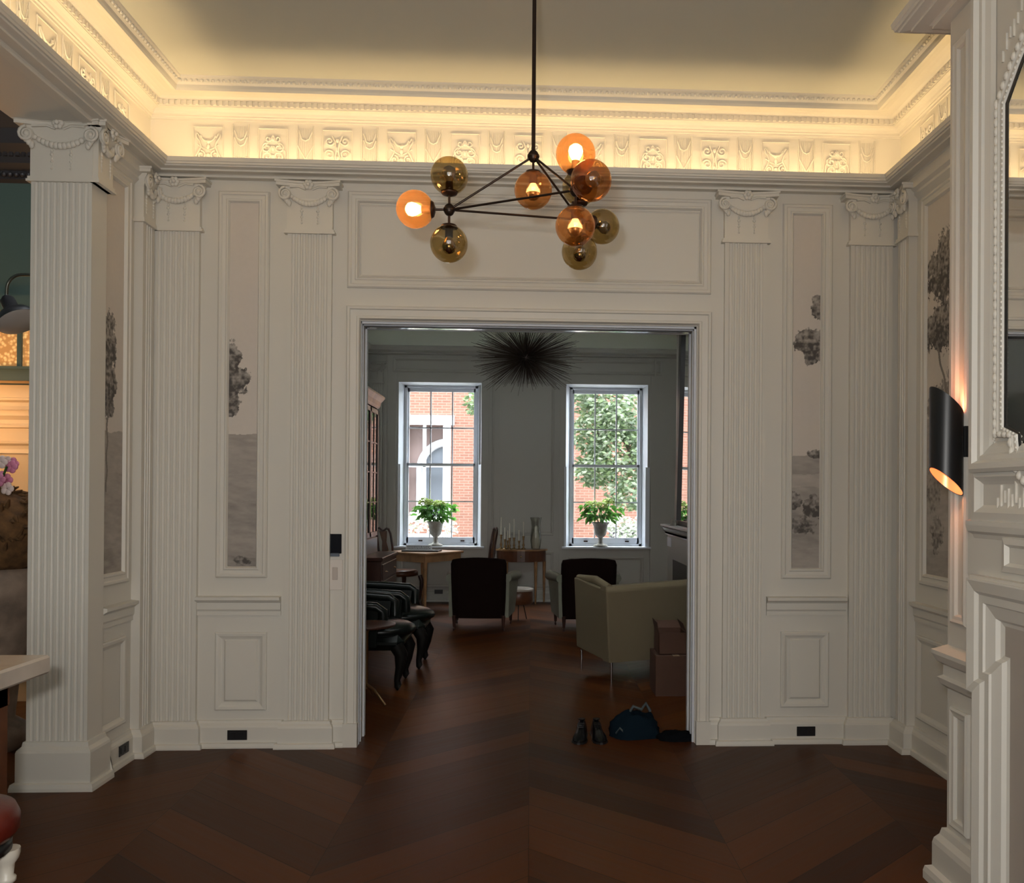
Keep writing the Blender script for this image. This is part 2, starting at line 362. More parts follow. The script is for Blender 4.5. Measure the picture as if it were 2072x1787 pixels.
# frieze reliefs
def relief(kind):
    m = MB(); r = .006
    fr_ = [(-.085, -.115), (.085, -.115), (.085, .115), (-.085, .115)]
    def t(pts, rr=r, n=5): m.tube([(x, -.004, z) for x, z in pts], rr, n)
    for i in range(4):
        a, c = fr_[i], fr_[(i + 1) % 4]; t([a, c], .0035)
    def sc(cx, cz, r0, turns, a0, hand=1, rr=r):
        t([(cx + r0 * (1 - .8 * k / 18) * math.cos(math.radians(a0 + hand * 360 * turns * k / 18)), cz + r0 * (1 - .8 * k / 18) * math.sin(math.radians(a0 + hand * 360 * turns * k / 18))) for k in range(19)], rr)
    for sx in (-1, 1):
        if kind == 0:      # bowl between two swan scrolls
            t([(sx * .0, .03), (sx * .02, .033), (sx * .035, .045), (sx * .042, .062)], .006)
            t([(sx * .045, .05), (sx * .06, .078), (sx * .07, .07), (sx * .066, .05), (sx * .05, .03), (sx * .04, 0), (sx * .055, -.03), (sx * .07, -.06)], .006)
            sc(sx * .04, -.05, .026, 1.3, 90, sx); t([(sx * .008, -.02), (sx * .03, -.01), (sx * .062, .012)], .004)
            for q in range(4): t([(sx * (.02 + .012 * q), -.085), (sx * (.035 + .012 * q), -.07)], .005)
        elif kind == 1:    # bow knot over wreath
            sc(sx * .028, .055, .02, 1.1, 180 if sx > 0 else 0, sx); sc(sx * .035, 0, .03, 1.4, 90, -sx)
            sc(sx * .03, -.05, .03, 1.2, -60 if sx > 0 else 240, sx); t([(0, .075), (sx * .03, .03), (sx * .07, -.02), (sx * .072, -.075), (sx * .03, -.09)], .005)
            t([(sx * .008, -.07), (sx * .02, -.03), (sx * .01, .01)], .005)
        else:              # torch between S scrolls
            sc(sx * .045, .05, .028, 1.3, 200 if sx > 0 else -20, sx); sc(sx * .045, -.03, .03, 1.3, 20 if sx > 0 else 160, sx)
            t([(sx * .006, -.09), (sx * .012, -.04), (sx * .005, .0), (sx * .012, .04), (sx * .03, .08)], .006)
            t([(sx * .03, -.09), (sx * .055, -.075), (sx * .07, -.08)], .006)
    m.sphere((0, -.002, .055 if kind else .03), .014, (1, .5, 1), 8, 6); m.sphere((0, -.002, -.055), .016, (1, .5, 1.2), 8, 6)
    m.sphere((0, -.002, 0), .012, (1, .5, 1.4), 8, 6)
    return m
def strap(kind):
    m = MB(); r = .0024
    def t(p, rr=r): m.tube([(x, -.001, z) for x, z in p], rr * 1.3, 4)
    for sx in (-1, 1):
        t([(sx * .047, -.14), (sx * .047, .14)], .003); 
    for q in range(8): t([(-.04 + .0115 * q, -.12), (-.04 + .0115 * q, .125)], .0013)
    if kind == 0:
        t([(-.035, .10), (-.02, .055), (0, .045), (.02, .055), (.035, .10)], .004); t([(-.035, .06), (-.02, .02), (0, .01), (.02, .02), (.035, .06)], .004)
        m.sphere((-.035, -.08, 0), .001, (1, 1, 1), 4, 3)
        for sx in (-1, 1): m.sphere((sx * .033, 0, -.06), .010, (1, .5, 1), 6, 4)
    else:
        t([(-.045, .02), (0, -.06), (.045, -.11)], .004); t([(.045, .02), (0, -.06), (-.045, -.11)], .004)
        t([(-.04, .11), (-.02, .06), (0, .05), (.02, .06), (.04, .11)], .004)
    return m
ro = [relief(k).build('relief_ornament', PLASTER) for k in range(3)]; so = [strap(k).build('strapwork_ornament', PLASTER) for k in range(2)]
fz = bpy.data.objects['trim_2']
def put(src, loc, rz, first):
    o = src if first else src.copy()
    if not first: COL.objects.link(o)
    o.parent = fz; o.location = loc; o.rotation_euler = (0, 0, rz)
used = {}
def place(lst, k, loc, rz):
    key = (id(lst), k); put(lst[k], loc, rz, key not in used); used[key] = 1
xs = [-1.94 + .3775 * i for i in range(11)]
for i, x in enumerate(xs):
    place(ro, i % 3, (x + .02, YB - .006, 3.545), 0)
    place(so, i % 2, (x + .02 + .189, YB - .006, 3.545), 0)
for i in range(9):
    y = 4.98 - .3775 * i
    place(ro, (i + 1) % 3, (-XW + .006, y, 3.545), PI / 2); place(so, i % 2, (-XW + .006, y - .189, 3.545), PI / 2)
for i in range(4):
    y = 4.98 - .3775 * i
    place(ro, (i + 2) % 3, (XW - .006, y, 3.545), -PI / 2); place(so, i % 2, (XW - .006, y - .189, 3.545), -PI / 2)
b = MB()
b.box(-2.0, 2.0, 5.235, 5.25, 3.3875, 3.392); b.box(-2.15, -2.135, -3, 5.1, 3.3875, 3.392)
tag(b.build('led_strip', LEDM), 'warm white strip light glowing in the trough behind the ledge', 'strip light')

# ---------------- panel mouldings
TB = lambda u, v, w: (u, YB - w, v)
TL = lambda u, v, w: (-XW + w, u, v)
TR = lambda u, v, w: (XW - w, u, v)
TBR = lambda u, v, w: (XBR - w, u, v)
big = [(0, 0), (0, .014), (.008, .022), (.020, .022), (.026, .016), (.044, .014), (.05, .02), (.058, .02), (.066, .006), (.066, .001)]
small = [(0, 0), (.0, .012), (.008, .018), (.022, .016), (.034, .008), (.042, .004), (.042, .001)]
tn = [4]
def trim(b, label=None, m=PAINT):
    o = struct(b.build('trim_%d' % tn[0], m), label); tn[0] += 1; return o
b = MB()
b.frame(TB, -1.855, -1.558, .998, 3.283, big); trim(b, 'picture moulding round the mural left of the doorway')
b = MB(); b.frame(TB, 1.525, 1.832, .998, 3.285, big); trim(b, 'picture moulding round the mural right of the doorway')
for u0, u1 in ((-1.855, -1.556), (1.525, 1.823)):
    b = MB(); b.frame(TB, u0, u1, .215, .676, small); b.frame(TB, u0 + .05, u1 - .05, .265, .635, [(0, .001), (.012, .012), (.0121, .012)])
    x0, x1 = u0 + .062, u1 - .062
    b.add([TB(x0, .277, .012), TB(x1, .277, .012), TB(x1, .623, .012), TB(x0, .623, .012)], [(0, 1, 2, 3)]); trim(b, 'raised dado panel')
b = MB(); b.frame(TB, -1.10, 1.083, 2.725, 3.30, big)
b.frame(TB, -1.03, 1.015, 2.795, 3.225, [(0, .001), (.004, .006), (.012, .001)]); trim(b, 'long panel moulding above the doorway')
# dado rails
rail = [(0, .775), (.012, .775), (.012, .80), (.02, .812), (.02, .85), (.034, .862), (.045, .868), (.045, .886), (0, .89)]
base = [(0, .158), (.012, .156), (.016, .142), (.026, .13), (.03, .118), (.03, .032), (.044, .028), (.048, .01), (.048, 0)]
b = MB()
for u0, u1 in ((-1.965, -1.475), (1.435, 1.925)): b.sweep([(u0, YB), (u1, YB)], rail)
trim(b, 'chair rail on the back wall')
b = MB().sweep([(-1.96, YB), (-1.45, YB)], base); struct(b.build('baseboard_back_left', PAINT))
b = MB().sweep([(1.42, YB), (1.93, YB)], base); struct(b.build('baseboard_back_right', PAINT))
struct(MB().sweep([(-1.17, YB), (-1.10, YB)], base).sweep([(1.085, YB), (1.15, YB)], base).build('baseboard_door', PAINT))
# left wall panels
b = MB(); b.frame(TL, 4.70, 5.10, .998, 3.25, big); b.frame(TL, 4.72, 5.08, .215, .70, small)
b.sweep([(-XW, 4.785), (-XW, 5.17)], rail); trim(b, 'panel mouldings on the left wall')
struct(MB().sweep([(-XW, 4.75), (-XW, 5.17)], base).build('baseboard_left', PAINT))
# right wall panels
b = MB(); b.frame(TR, 3.60, 5.04, .998, 3.23, big); b.frame(TR, 3.58, 5.08, .215, .70, small)
b.sweep([(XW, 5.11), (XW, YBR0)], rail); trim(b, 'panel mouldings on the right wall')
struct(MB().sweep([(XW, 5.11), (XW, YBR0)], base).build('baseboard_right', PAINT))
# upper crown lines above side panels
b = MB(); b.sweep([(XW, 5.1), (XW, YBR0)], [(0, 3.24), (.03, 3.27), (.03, 3.285), (.05, 3.30), (.05, 3.35), (0, 3.352)])
b.sweep([(-XW, 4.82), (-XW, 5.15)], [(0, 3.24), (.03, 3.27), (.03, 3.285), (.05, 3.30), (.05, 3.35), (0, 3.352)]); trim(b, 'upper panel cornice on the side walls')
# chimney breast panelling
b = MB(); b.frame(TBR, 3.215, 3.335, 1.02, 3.24, [(0, 0), (0, .012), (.008, .018), (.018, .014), (.03, .012), (.036, .004), (.036, -.001)])
b.frame(TBR, 3.20, 3.335, .245, .70, [(0, 0), (0, .012), (.008, .018), (.018, .014), (.03, .012), (.036, .004), (.036, -.001)])
b.sweep([(XW, YBR0), (XBR, YBR0), (XBR, 3.05)], [(0, .76), (.02, .775), (.03, .80), (.012, .81), (.012, .85), (.03, .862), (.045, .89), (.045, .905), (0, .93)])
trim(b, 'narrow panel mouldings on the chimney breast beside the wall light')
big_base = [(0, .52 - .30), (.014, .215), (.02, .19), (.035, .17), (.04, .15), (.04, .06), (.06, .05), (.065, .03), (.065, 0)]
struct(MB().sweep([(XW, YBR0), (XBR, YBR0), (XBR, 3.07)], big_base).build('baseboard_chimney', PAINT))

# ---------------- door casing
b = MB()
cas = [(0, 0), (0, .03), (.006, .036), (.016, .036), (.02, .026), (.05, .024), (.054, .03), (.064, .03), (.07, .012), (.07, 0)]
def casing(b, x0, x1, zt, prof, Y):
    # inverted U: outer rectangle, profile inset inward, open at floor
    rings = []
    for ins, h in prof: rings.append([(x0 + ins, Y - h, 0), (x0 + ins, Y - h, zt - ins), (x1 - ins, Y - h, zt - ins), (x1 - ins, Y - h, 0)])
    b.loft(rings, False, False, closed=False)
casing(b, -1.10, 1.085, 2.615, [(i * 1.15, h) for i, h in cas], YB)
b.box(-1.103, -1.018, YB - .045, YB - .002, 0, .14); b.box(1.003, 1.09, YB - .045, YB - .002, 0, .14)
d1 = struct(b.build('door_1', PAINT), 'wide cased doorway to the back parlour')
b = MB()
for x, sgn in ((DL, 1), (DR, -1)):
    for y0, y1, d in ((5.38, 5.40, .012), (5.44, 5.455, .012), (5.56, 5.60, .01)): b.box(min(x, x + sgn * d), max(x, x + sgn * d), y0, y1, 0, DT)
for y0, y1, d in ((5.38, 5.40, .012), (5.44, 5.455, .012), (5.56, 5.60, .01)): b.box(DL, DR, y0, y1, DT - d, DT)
b.build('jamb_stop', SASH, d1)
MB().box(DL + .02, DR - .02, 5.49, 5.53, DT - .014, DT - .001).build('door_track', CHROME, d1)

# ---------------- pilasters and column
def flute_poly(w, d, nf, margin, fr=.7, side=False):
    # plan polygon: front edge at y=-d from -w/2..w/2 with nf flutes; back at y=0
    pts = []; x0 = -w / 2 + margin; sp = (w - 2 * margin) / nf; r = sp * fr / 2
    pts.append((-w / 2, -d))
    for i in range(nf):
        c = x0 + sp * (i + .5)
        for k in range(6):
            a = PI - PI * k / 5; pts.append((c + r * math.cos(a), -d + r * .8 * math.sin(a)))
    pts.append((w / 2, -d)); pts += [(w / 2, 0), (-w / 2, 0)]
    return pts
def shaft(w, d, z0, z1, nf, margin):
    m = MB(); m.loft([[(x, y, z0) for x, y in flute_poly(w, d, nf, margin)], [(x, y, z1) for x, y in flute_poly(w, d, nf, margin)]], True, False); return m
def volute(m, cx, cy, cz, r, hand, depth=.03, ax='x'):
    pts = []
    for k in range(26):
        a = math.radians(90 - hand * 28 * k); rr = r * (1 - .82 * k / 25); pts.append((cx + rr * math.cos(a), cy, cz + rr * math.sin(a)))
    m.tube(pts, [.0085 * (1 - .5 * k / 25) for k in range(26)], 5)
    m.sphere((cx, cy, cz), r * .32, (1, .8, 1), 8, 6)
    m.sphere((cx, cy + .012, cz), r * .9, (1, .35, 1), 12, 8)
def capital(w, d, h=.30):
    # local: z 0 at neck astragal underside, front -y
    m = MB(); e = .012
    m.box(-w / 2 - .02, w / 2 + .02, -d - .014, 0, 0, .012); m.box(-w / 2 - .014, w / 2 + .014, -d - .010, 0, .012, .026)
    m.box(-w / 2 - .004, w / 2 + .004, -d - .003, 0, .026, h - .06)
    # flared bell under the abacus
    m.hexa([(-w / 2, -d, h - .10), (w / 2, -d, h - .10), (w / 2, 0, h - .10), (-w / 2, 0, h - .10)], [(-w / 2 - .03, -d - .03, h - .03), (w / 2 + .03, -d - .03, h - .03), (w / 2 + .03, 0, h - .03), (-w / 2 - .03, 0, h - .03)])
    # abacus with concave front
    n = 10; H = w / 2 + .055; front = [(-H + 2 * H * k / n, -d - .06 + .035 * math.sin(PI * k / n)) for k in range(n + 1)]
    m.prism(front + [(H, 0), (-H, 0)], h - .03, h - .012); f2 = [(x * 1.03, y - .008) for x, y in front]
    m.prism(f2 + [(H * 1.03, 0), (-H * 1.03, 0)], h - .012, h)
    # central flower
    for k in range(6): a = 2 * PI * k / 6; m.sphere((.017 * math.cos(a), -d - .042, h - .022 + .017 * math.sin(a)), .014, (1, .6, 1), 8, 5)
    m.sphere((0, -d - .055, h - .022), .012, (1, .8, 1), 8, 5)
    # volutes at the corners
    for sx in (-1, 1):
        volute(m, sx * (w / 2 + .008), -d - .038, h - .075, .038, sx)
        m.tube([(sx * .02, -d - .025, h - .045), (sx * .06, -d - .03, h - .03), (sx * (w / 2 - .02), -d - .038, h - .036)], .007, 5)
        # acanthus under volutes
        for q in range(3): m.sphere((sx * (w / 2 - .012 + .012 * q), -d - .022 - .004 * q, h - .125 + .014 * q), .016, (.9, .7, 1.3), 8, 5)
        # bell-flower drops
        for q in range(6): m.sphere((sx * .047, -d - .004, h - .148 - .018 * q), .0085 - .0007 * q, (1.3 if q % 2 else .8, .8, 1.2), 6, 4)
        m.tube([(sx * .047, -d - .003, h - .11), (sx * .047, -d - .003, h - .24)], .0025, 4)
    # festoon
    for k in range(13):
        t = -1 + 2 * k / 12; m.sphere((t * (w / 2 - .025), -d - .017, h - .085 - .042 * (1 - t * t)), .0135 + .005 * (1 - t * t), (1, .8, 1), 8, 5)
    for k in range(9):
        t = -1 + 2 * k / 8; m.sphere((t * .035, -d - .02, h - .118 - .012 * (1 - t * t)), .011, (1, .8, 1), 6, 4)
    return m
def pil_base(w, d):
    m = MB(); pr = base
    m.sweep([(-w / 2, 0), (-w / 2, -d), (w / 2, -d), (w / 2, 0)], pr, side=1)
    return m
def pilaster(name, label, w, d, nf, margin, loc, rz, cap_h=.30, z1=3.06, noback=False):
    t = empty(name, loc, rz); struct(t, label)
    shaft(w, d, 0, z1, nf, margin).build('shaft', PAINT, t)
    capital(w, d, cap_h).xf(Matrix.Translation((0, 0, z1 - .026))).build('capital', PLASTER, t)
    pil_base(w, d).build('plinth', PAINT, t)
    return t
PD = .03
pilaster('pilaster', 'fluted pilaster between the left mural and the doorway', .258, PD, 7, .02, (-1.318, YB, 0), 0, .30)
pilaster('pilaster', 'fluted pilaster between the doorway and the right mural', .258, PD, 7, .02, (1.293, YB, 0), 0, .30)
pilaster('pilaster', 'fluted pilaster in the left back corner', .262, PD, 7, .02, (-2.09, YB, 0), 0, .30)
pilaster('pilaster', 'fluted pilaster in the right back corner', .262, PD, 7, .02, (2.07, YB, 0), 0, .30)
# narrow returns on the side walls
pilaster('pilaster', 'narrow corner return pilaster on the left wall', .15, PD + .02, 3, .03, (-XW, 5.24, 0), PI / 2, .30)
pilaster('pilaster', 'narrow corner return pilaster on the right wall', .15, PD + .02, 3, .03, (XW, 5.20, 0), -PI / 2, .30)
# free-standing end column of the left wall
t = empty('pilaster', (0, 0, 0)); struct(t, 'large fluted end pier of the left wall beside the green room')
b = MB(); w = .30; poly = [(x - 2.383, y + 4.78) for x, y in flute_poly(w, .16, 9, .012, .62)]
b.loft([[(x, y, 0) for x, y in poly], [(x, y, 3.08) for x, y in poly]], True, False); b.build('shaft', PAINT, t)
cp = capital(.30, .165, .305); cp.xf(Matrix.Translation((-2.383, 4.785, 3.065))); 
c2 = capital(.15, .03, .305); cp.merge(c2, T4((-2.236, 4.70, 3.065), PI / 2))
cp.build('capital', PLASTER, t)
pb = MB(); pr = [(0, .30), (.010, .298), (.014, .27), (.03, .25), (.034, .235), (.034, .05), (.05, .045), (.055, .02), (.055, 0)]
pb.sweep([(-2.533, 4.80), (-2.533, 4.62), (-2.233, 4.62), (-2.233, 4.80)], [(o, z * .8) for o, z in pr], side=1).build('plinth', PAINT, t)

# ---------------- murals painted on paper panels
def vnoise(x, y, seed):
    xi = np.floor(x).astype(int); yi = np.floor(y).astype(int); xf = x - xi; yf = y - yi
    def h(a, b_):
        n = (a * 374761393 + b_ * 668265263 + seed * 974711) & 0x7fffffff
        n = ((n ^ (n >> 13)) * 1274126177) & 0x7fffffff
        return ((n ^ (n >> 16)) & 0xffff) / 65535.
    u = xf * xf * (3 - 2 * xf); v = yf * yf * (3 - 2 * yf)
    return (h(xi, yi) * (1 - u) + h(xi + 1, yi) * u) * (1 - v) + (h(xi, yi + 1) * (1 - u) + h(xi + 1, yi + 1) * u) * v
def fbm(x, y, seed, o=4):
    s = 0; a = .5
    for i in range(o): s = s + a * vnoise(x * 2 ** i, y * 2 ** i, seed + i); a *= .5
    return s / (1 - .5 ** o)
PAPERC = np.array([.66, .60, .54]); INK = np.array([.085, .075, .068])
def mural(name, T, u0, u1, v0, v1, crowns, grounds, seed, label, trunks=(), res=.0034):
    nu = max(2, int((u1 - u0) / res)); nv = int((v1 - v0) / res)
    U, V = np.meshgrid(np.linspace(u0, u1, nu + 1), np.linspace(v0, v1, nv + 1))
    ink = np.zeros_like(U)
    for zt, zb, dens in grounds:      # hills and meadow bands: (top height, bottom height, darkness)
        edge = zt + .02 * (fbm(U * 9, V * 0 + 3, seed + int(zt * 100)) - .5) * 2
        tex = fbm(U * 14 + V * 9, V * 42, seed + 5); msk = 1 / (1 + np.exp(-(edge - V) / .003)) * (V > zb)
        ink = np.where(msk > .5, dens * (.78 + .5 * (tex - .5)), ink)
    for cu, cv, ru, rv, dens in crowns:
        d = np.sqrt(((U - cu) / ru) ** 2 + ((V - cv) / rv) ** 2)
        e = 1 + .8 * (fbm(U * 22, V * 22, seed + 11, 3) - .5) + .45 * (fbm(U * 80, V * 80, seed + 17, 3) - .5)
        cl = fbm(U * 55, V * 55, seed + 23, 3)
        sh = dens * (.80 + 1.3 * (cl - .5) + .22 * (V < cv)); ink = np.where(d < e, np.maximum(ink, np.clip(sh, .35, 1)), ink)
    for (ua, va), (ub, vb), wd_ in trunks:
        tt = np.clip((V - va) / (vb - va), 0, 1); c = ua + (ub - ua) * tt + .006 * np.sin(V * 40)
        ink = np.where((np.abs(U - c) < wd_) & (V > min(va, vb)) & (V < max(va, vb)), .75, ink)
    ink = np.clip(ink, 0, 1)[..., None]
    C = PAPERC * (1 - ink) + INK * ink
    C = C * (1 + .04 * (fbm(U * 60, V * 60, seed + 31)[..., None] - .5))
    P = [T(a, c, .003) for a, c in zip(U.ravel(), V.ravel())]
    idx = np.arange((nu + 1) * (nv + 1)).reshape(nv + 1, nu + 1)
    F = np.stack([idx[:-1, :-1], idx[:-1, 1:], idx[1:, 1:], idx[1:, :-1]], -1).reshape(-1, 4)
    me = bpy.data.meshes.new(name); me.from_pydata(P, [], F.tolist()); me.materials.append(MURAL)
    ca = me.color_attributes.new('Col', 'FLOAT_COLOR', 'POINT')
    ca.data.foreach_set('color', np.concatenate([C.reshape(-1, 3), np.ones(((nu + 1) * (nv + 1), 1))], 1).ravel().astype(np.float32))
    me.update(); o = bpy.data.objects.new(name, me); COL.objects.link(o)
    tag(o, label, 'mural'); return o
mural('painted_mural', TB, -1.79, -1.612, 1.062, 3.22,
      [(-1.78, 2.31, .062, .10, .85), (-1.765, 2.16, .095, .085, .9), (-1.79, 2.18, .12, .06, .8), (-1.775, 2.03, .06, .085, .85), (-1.70, 1.10, .06, .03, .9)],
      [(1.845, 1.0, .62), (1.80, 1.0, .56), (1.60, 1.0, .62), (1.45, 1.0, .70), (1.28, 1.0, .66), (1.12, 1.0, .8)], 3,
      'grey painted landscape panel left of the doorway with a leafy tree on its left edge')
mural('painted_mural', TB, 1.582, 1.76, 1.062, 3.22,
      [(1.755, 2.66, .05, .07, .8), (1.70, 2.44, .10, .075, .85), (1.76, 2.42, .09, .10, .9), (1.71, 2.36, .05, .06, .85), (1.74, 1.755, .05, .03, .8), (1.60, 1.47, .06, .05, .85), (1.72, 1.44, .07, .07, .9), (1.65, 1.33, .09, .06, .85)],
      [(1.745, 1.0, .62), (1.64, 1.0, .42), (1.55, 1.0, .6), (1.40, 1.0, .72), (1.25, 1.0, .7), (1.18, 1.0, .6)], 41,
      'tall grey painted landscape panel right of the doorway with hanging branches above distant fields')
mural('painted_mural', TL, 4.76, 4.99 + .05, 1.062, 3.19, [(4.86, 2.30, .085, .16, .85), (4.86, 2.08, .09, .16, .9), (4.86, 1.98, .07, .10, .85)], [(1.82, 1.0, .55), (1.6, 1.0, .62), (1.4, 1.0, .6), (1.2, 1.0, .72)], 77,
      'grey painted landscape panel on the left side wall beside the fluted pier', trunks=[((4.85, 1.5), (4.86, 2.0), .008)])
mural('painted_mural', TR, 3.66, 4.98, 1.062, 3.17,
      [(4.66, 2.74, .34, .17, .88), (4.62, 2.86, .26, .12, .8), (4.74, 2.44, .26, .14, .92), (4.2, 2.5, .3, .2, .8), (4.85, 2.02, .14, .10, .7), (4.62, 2.06, .16, .14, .75), (4.3, 2.0, .3, .15, .7), (4.9, 1.55, .1, .12, .6), (4.85, 1.3, .08, .1, .7)],
      [(1.95, 1.0, .50), (1.75, 1.0, .46), (1.62, 1.0, .50), (1.4, 1.0, .45), (1.2, 1.0, .58)], 123,
      'grey painted landscape panel with tall round-crowned trees behind the black wall light',
      trunks=[((4.70, 2.0), (4.86, 2.36), .011), ((4.72, 2.0), (4.64, 2.36), .010), ((4.60, 2.05), (4.56, 2.6), .012), ((4.3, 2.0), (4.2, 2.5), .02)])

# ---------------- outlets, keypad
def outlet(loc, rz, label):
    t = empty('outlet', loc, rz); tag(t, label, 'outlet', 'black outlets set in the baseboards')
    MB().box(-.057, .057, -.005, 0, -.029, .029, .0015).build('cover_plate', OUTL, t)
    b = MB(); b.box(-.04, -.008, -.007, -.004, -.016, .016); b.box(.008, .04, -.007, -.004, -.016, .016); b.build('socket', BLACK, t)
    return t
outlet((-1.715, YB - .030, .075), 0, 'black outlet in the back baseboard below the left mural')
outlet((1.677, YB - .030, .075), 0, 'black outlet in the back baseboard below the right mural')
outlet((-XW + .030, 5.02, .085), PI / 2, 'black outlet in the left side baseboard behind the fluted pier')
t = empty('touch_keypad', (-1.161, YB, 1.197)); tag(t, 'small black touch keypad on the wall left of the doorway, above the white switch', 'keypad')
MB().box(-.038, .038, -.012, 0, -.055, .062, .003).build('screen', mat('screen_glass', (.004, .006, .012), .08), t)
MB().box(-.026, .026, -.016, 0, -.072, -.052, .002).build('dock', mat('grey_dock', (.10, .13, .17), .4), t)
t = empty('light_switch', (-1.160, YB, 1.016)); tag(t, 'white light switch plate left of the doorway, below the black keypad', 'light switch')
MB().box(-.044, .044, -.008, 0, -.09, .09, .002).build('switch_plate', mat('switch_white', (.74, .68, .62), .4), t)
MB().box(-.016, .016, -.011, -.006, -.03, .045, .002).build('rocker', mat('switch_rocker', (.55, .48, .43), .4), t)

# ---------------- globe chandelier
t = empty('globe_chandelier', (0, 3.6, 2.87)); tag(t, 'dark metal chandelier with ten smoked amber glass globes hanging from the ceiling', 'chandelier')
o0 = Vector((0, 3.6, 2.87))
NT, NL, NN, NF_ = Vector((0, 3.6, 2.87)), Vector((-.34, 3.63, 2.655)), Vector((.162, 3.40, 2.668)), Vector((.20, 3.80, 2.679))
def P(v): return tuple(Vector(v) - o0)
MB().tube([P(NT), (0, 0, CE - 2.87)], .0085, 10).build('ceiling_rod', GUN, t)
MB().lathe([(.0, CE - 2.87 - .03), (.05, CE - 2.87 - .028), (.06, CE - 2.87)], n=24).build('canopy', GUN, t)
for a, c in ((NT, NL), (NT, NN), (NT, NF_), (NL, NN), (NL, NF_)): MB().tube([P(a), P(c)], .0048, 8).build('arm', GUN, t)
for n in (NT, NL, NN, NF_):
    b = MB(); c = P(n); b.sphere(c, .0225, (1, 1, 1.15), 16, 10); b.lathe([(.0235, -.006), (.0245, -.004), (.0245, .004), (.0235, .006)], c, 16); b.build('joint', GUN, t)
GL = [(NT, (0, 0, -1), 'dim'), (NL, (0, 0, 1), 'off'), (NL, (-1, .02, 0), 'on'), (NL, (0, 0, -1), 'off'), (NN, (0, 0, 1), 'on'), (NN, (.37, -.92, -.05), 'off2'), (NN, (0, 0, -1), 'dim'),
      (NF_, (0, 0, 1), 'off'), (NF_, (0, 0, -1), 'off'), (NF_, (.75, .66, 0), 'off')]
lampw = []
for n, d, st in GL:
    d = Vector(d).normalized(); c = n + d * (.137 if abs(d.z) > .9 else .135)
    R4 = d.to_track_quat('Z', 'Y').to_matrix().to_4x4()
    A = Matrix.Translation(P(n)) @ R4
    b = MB(); b.tube([(0, 0, .015), (0, 0, .066)], .005, 8); b.lathe([(.012, .056), (.03, .062), (.034, .068), (.036, .074), (.02, .076), (.016, .078), (.016, .112), (.0, .112)], n=20)
    b.xf(A); g0 = b.build('lamp_cap', SOCKET, t)
    g = MB(); prof = []
    for k in range(25):
        a = -PI / 2 + .46 + (PI - .46) * k / 24; prof.append((.076 * math.cos(a), .138 + .076 * math.sin(a)))
    g.lathe(prof, n=40); g.xf(A)
    gg = g.build('glass_globe', AMBERL if st in ('on', 'dim', 'off2') else AMBER, t)
    # open bottom: remove cap faces
    lb = MB(); 
    if st == 'off2': lb.lathe([(.013, .110), (.022, .13), (.030, .15), (.028, .168), (.016, .182), (.001, .187)], n=20)
    else: lb.lathe([(.011, .108), (.014, .116), (.024, .134), (.028, .15), (.024, .166), (.012, .175), (.001, .178)], n=20)
    lb.xf(A); bo = lb.build('bulb', BULBON if st == 'on' else BULBDIM if st == 'dim' else BULBOFF, gg)
    if st == 'dim' or st == 'off':
        tp = MB(); tp.lathe([(.0288, .150), (.0285, .157), (.0245, .168), (.013, .1765), (.001, .1795)], n=20); tp.xf(A); tp.build('silvered_tip', SILVER, gg)
for c, pw in ((NL + Vector((-.135, 0, 0)), 3.0), (NN + Vector((0, 0, .137)), 3.0), (NT + Vector((0, 0, -.13)), .8), (NN + Vector((0, 0, -.13)), .8)):
    point('chandelier_bulb_light', tuple(c), pw, (1, .62, .3), .03)

# ---------------- wall light on the chimney breast
sx_, sy_ = 1.545, 3.243; rS = .060
t = empty('tube_sconce', (XBR, sy_, 1.70)); tag(t, 'black tube wall light with slanted ends and glowing copper inside on the chimney breast', 'wall light')
def slant(m, r, nn=36, inv=False, ztop=1.86, zbot=1.56):
    rt, rb = [], []
    for k in range(nn):
        a = 2 * PI * k / nn; x = r * math.cos(a); y = r * math.sin(a); sl = -x * .88
        rt.append((sx_ - XBR + x, y, ztop - 1.70 + sl)); rb.append((sx_ - XBR + x, y, zbot - 1.70 + sl))
    if inv: rt.reverse(); rb.reverse()
    m.loft([rb, rt], False, True); return rb, rt
b = MB(); ob, ot = slant(b, rS); ib, it = slant(MB(), rS - .003)
n = len(ob)
for A_, B_ in ((ob, ib), (ot, it)): b.add(A_ + B_, [(i, (i + 1) % n, n + (i + 1) % n, n + i) for i in range(n)])
b.build('tube_shade', BLACK, t)
b = MB(); slant(b, rS - .003, inv=True); b.build('shade_lining', DIRON, t)
MB().box(-.022, 0, -.035, .03, -.05, .065, .002).build('bracket', BLACK, t)
MB().sphere((sx_ - XBR, 0, 0), .03, nu=14, nv=10).build('bulb', mat('sconce_bulb', (1, .6, .3), .4, emit=(1, .45, .18), es=6), t)
spot('sconce_up', (sx_ + .02, sy_, 1.78), (math.radians(180), math.radians(22), 0), 4, (1, .42, .2), 60)
spot('sconce_down', (sx_ + .02, sy_, 1.62), (0, math.radians(-14), 0), 3, (1, .42, .2), 60)

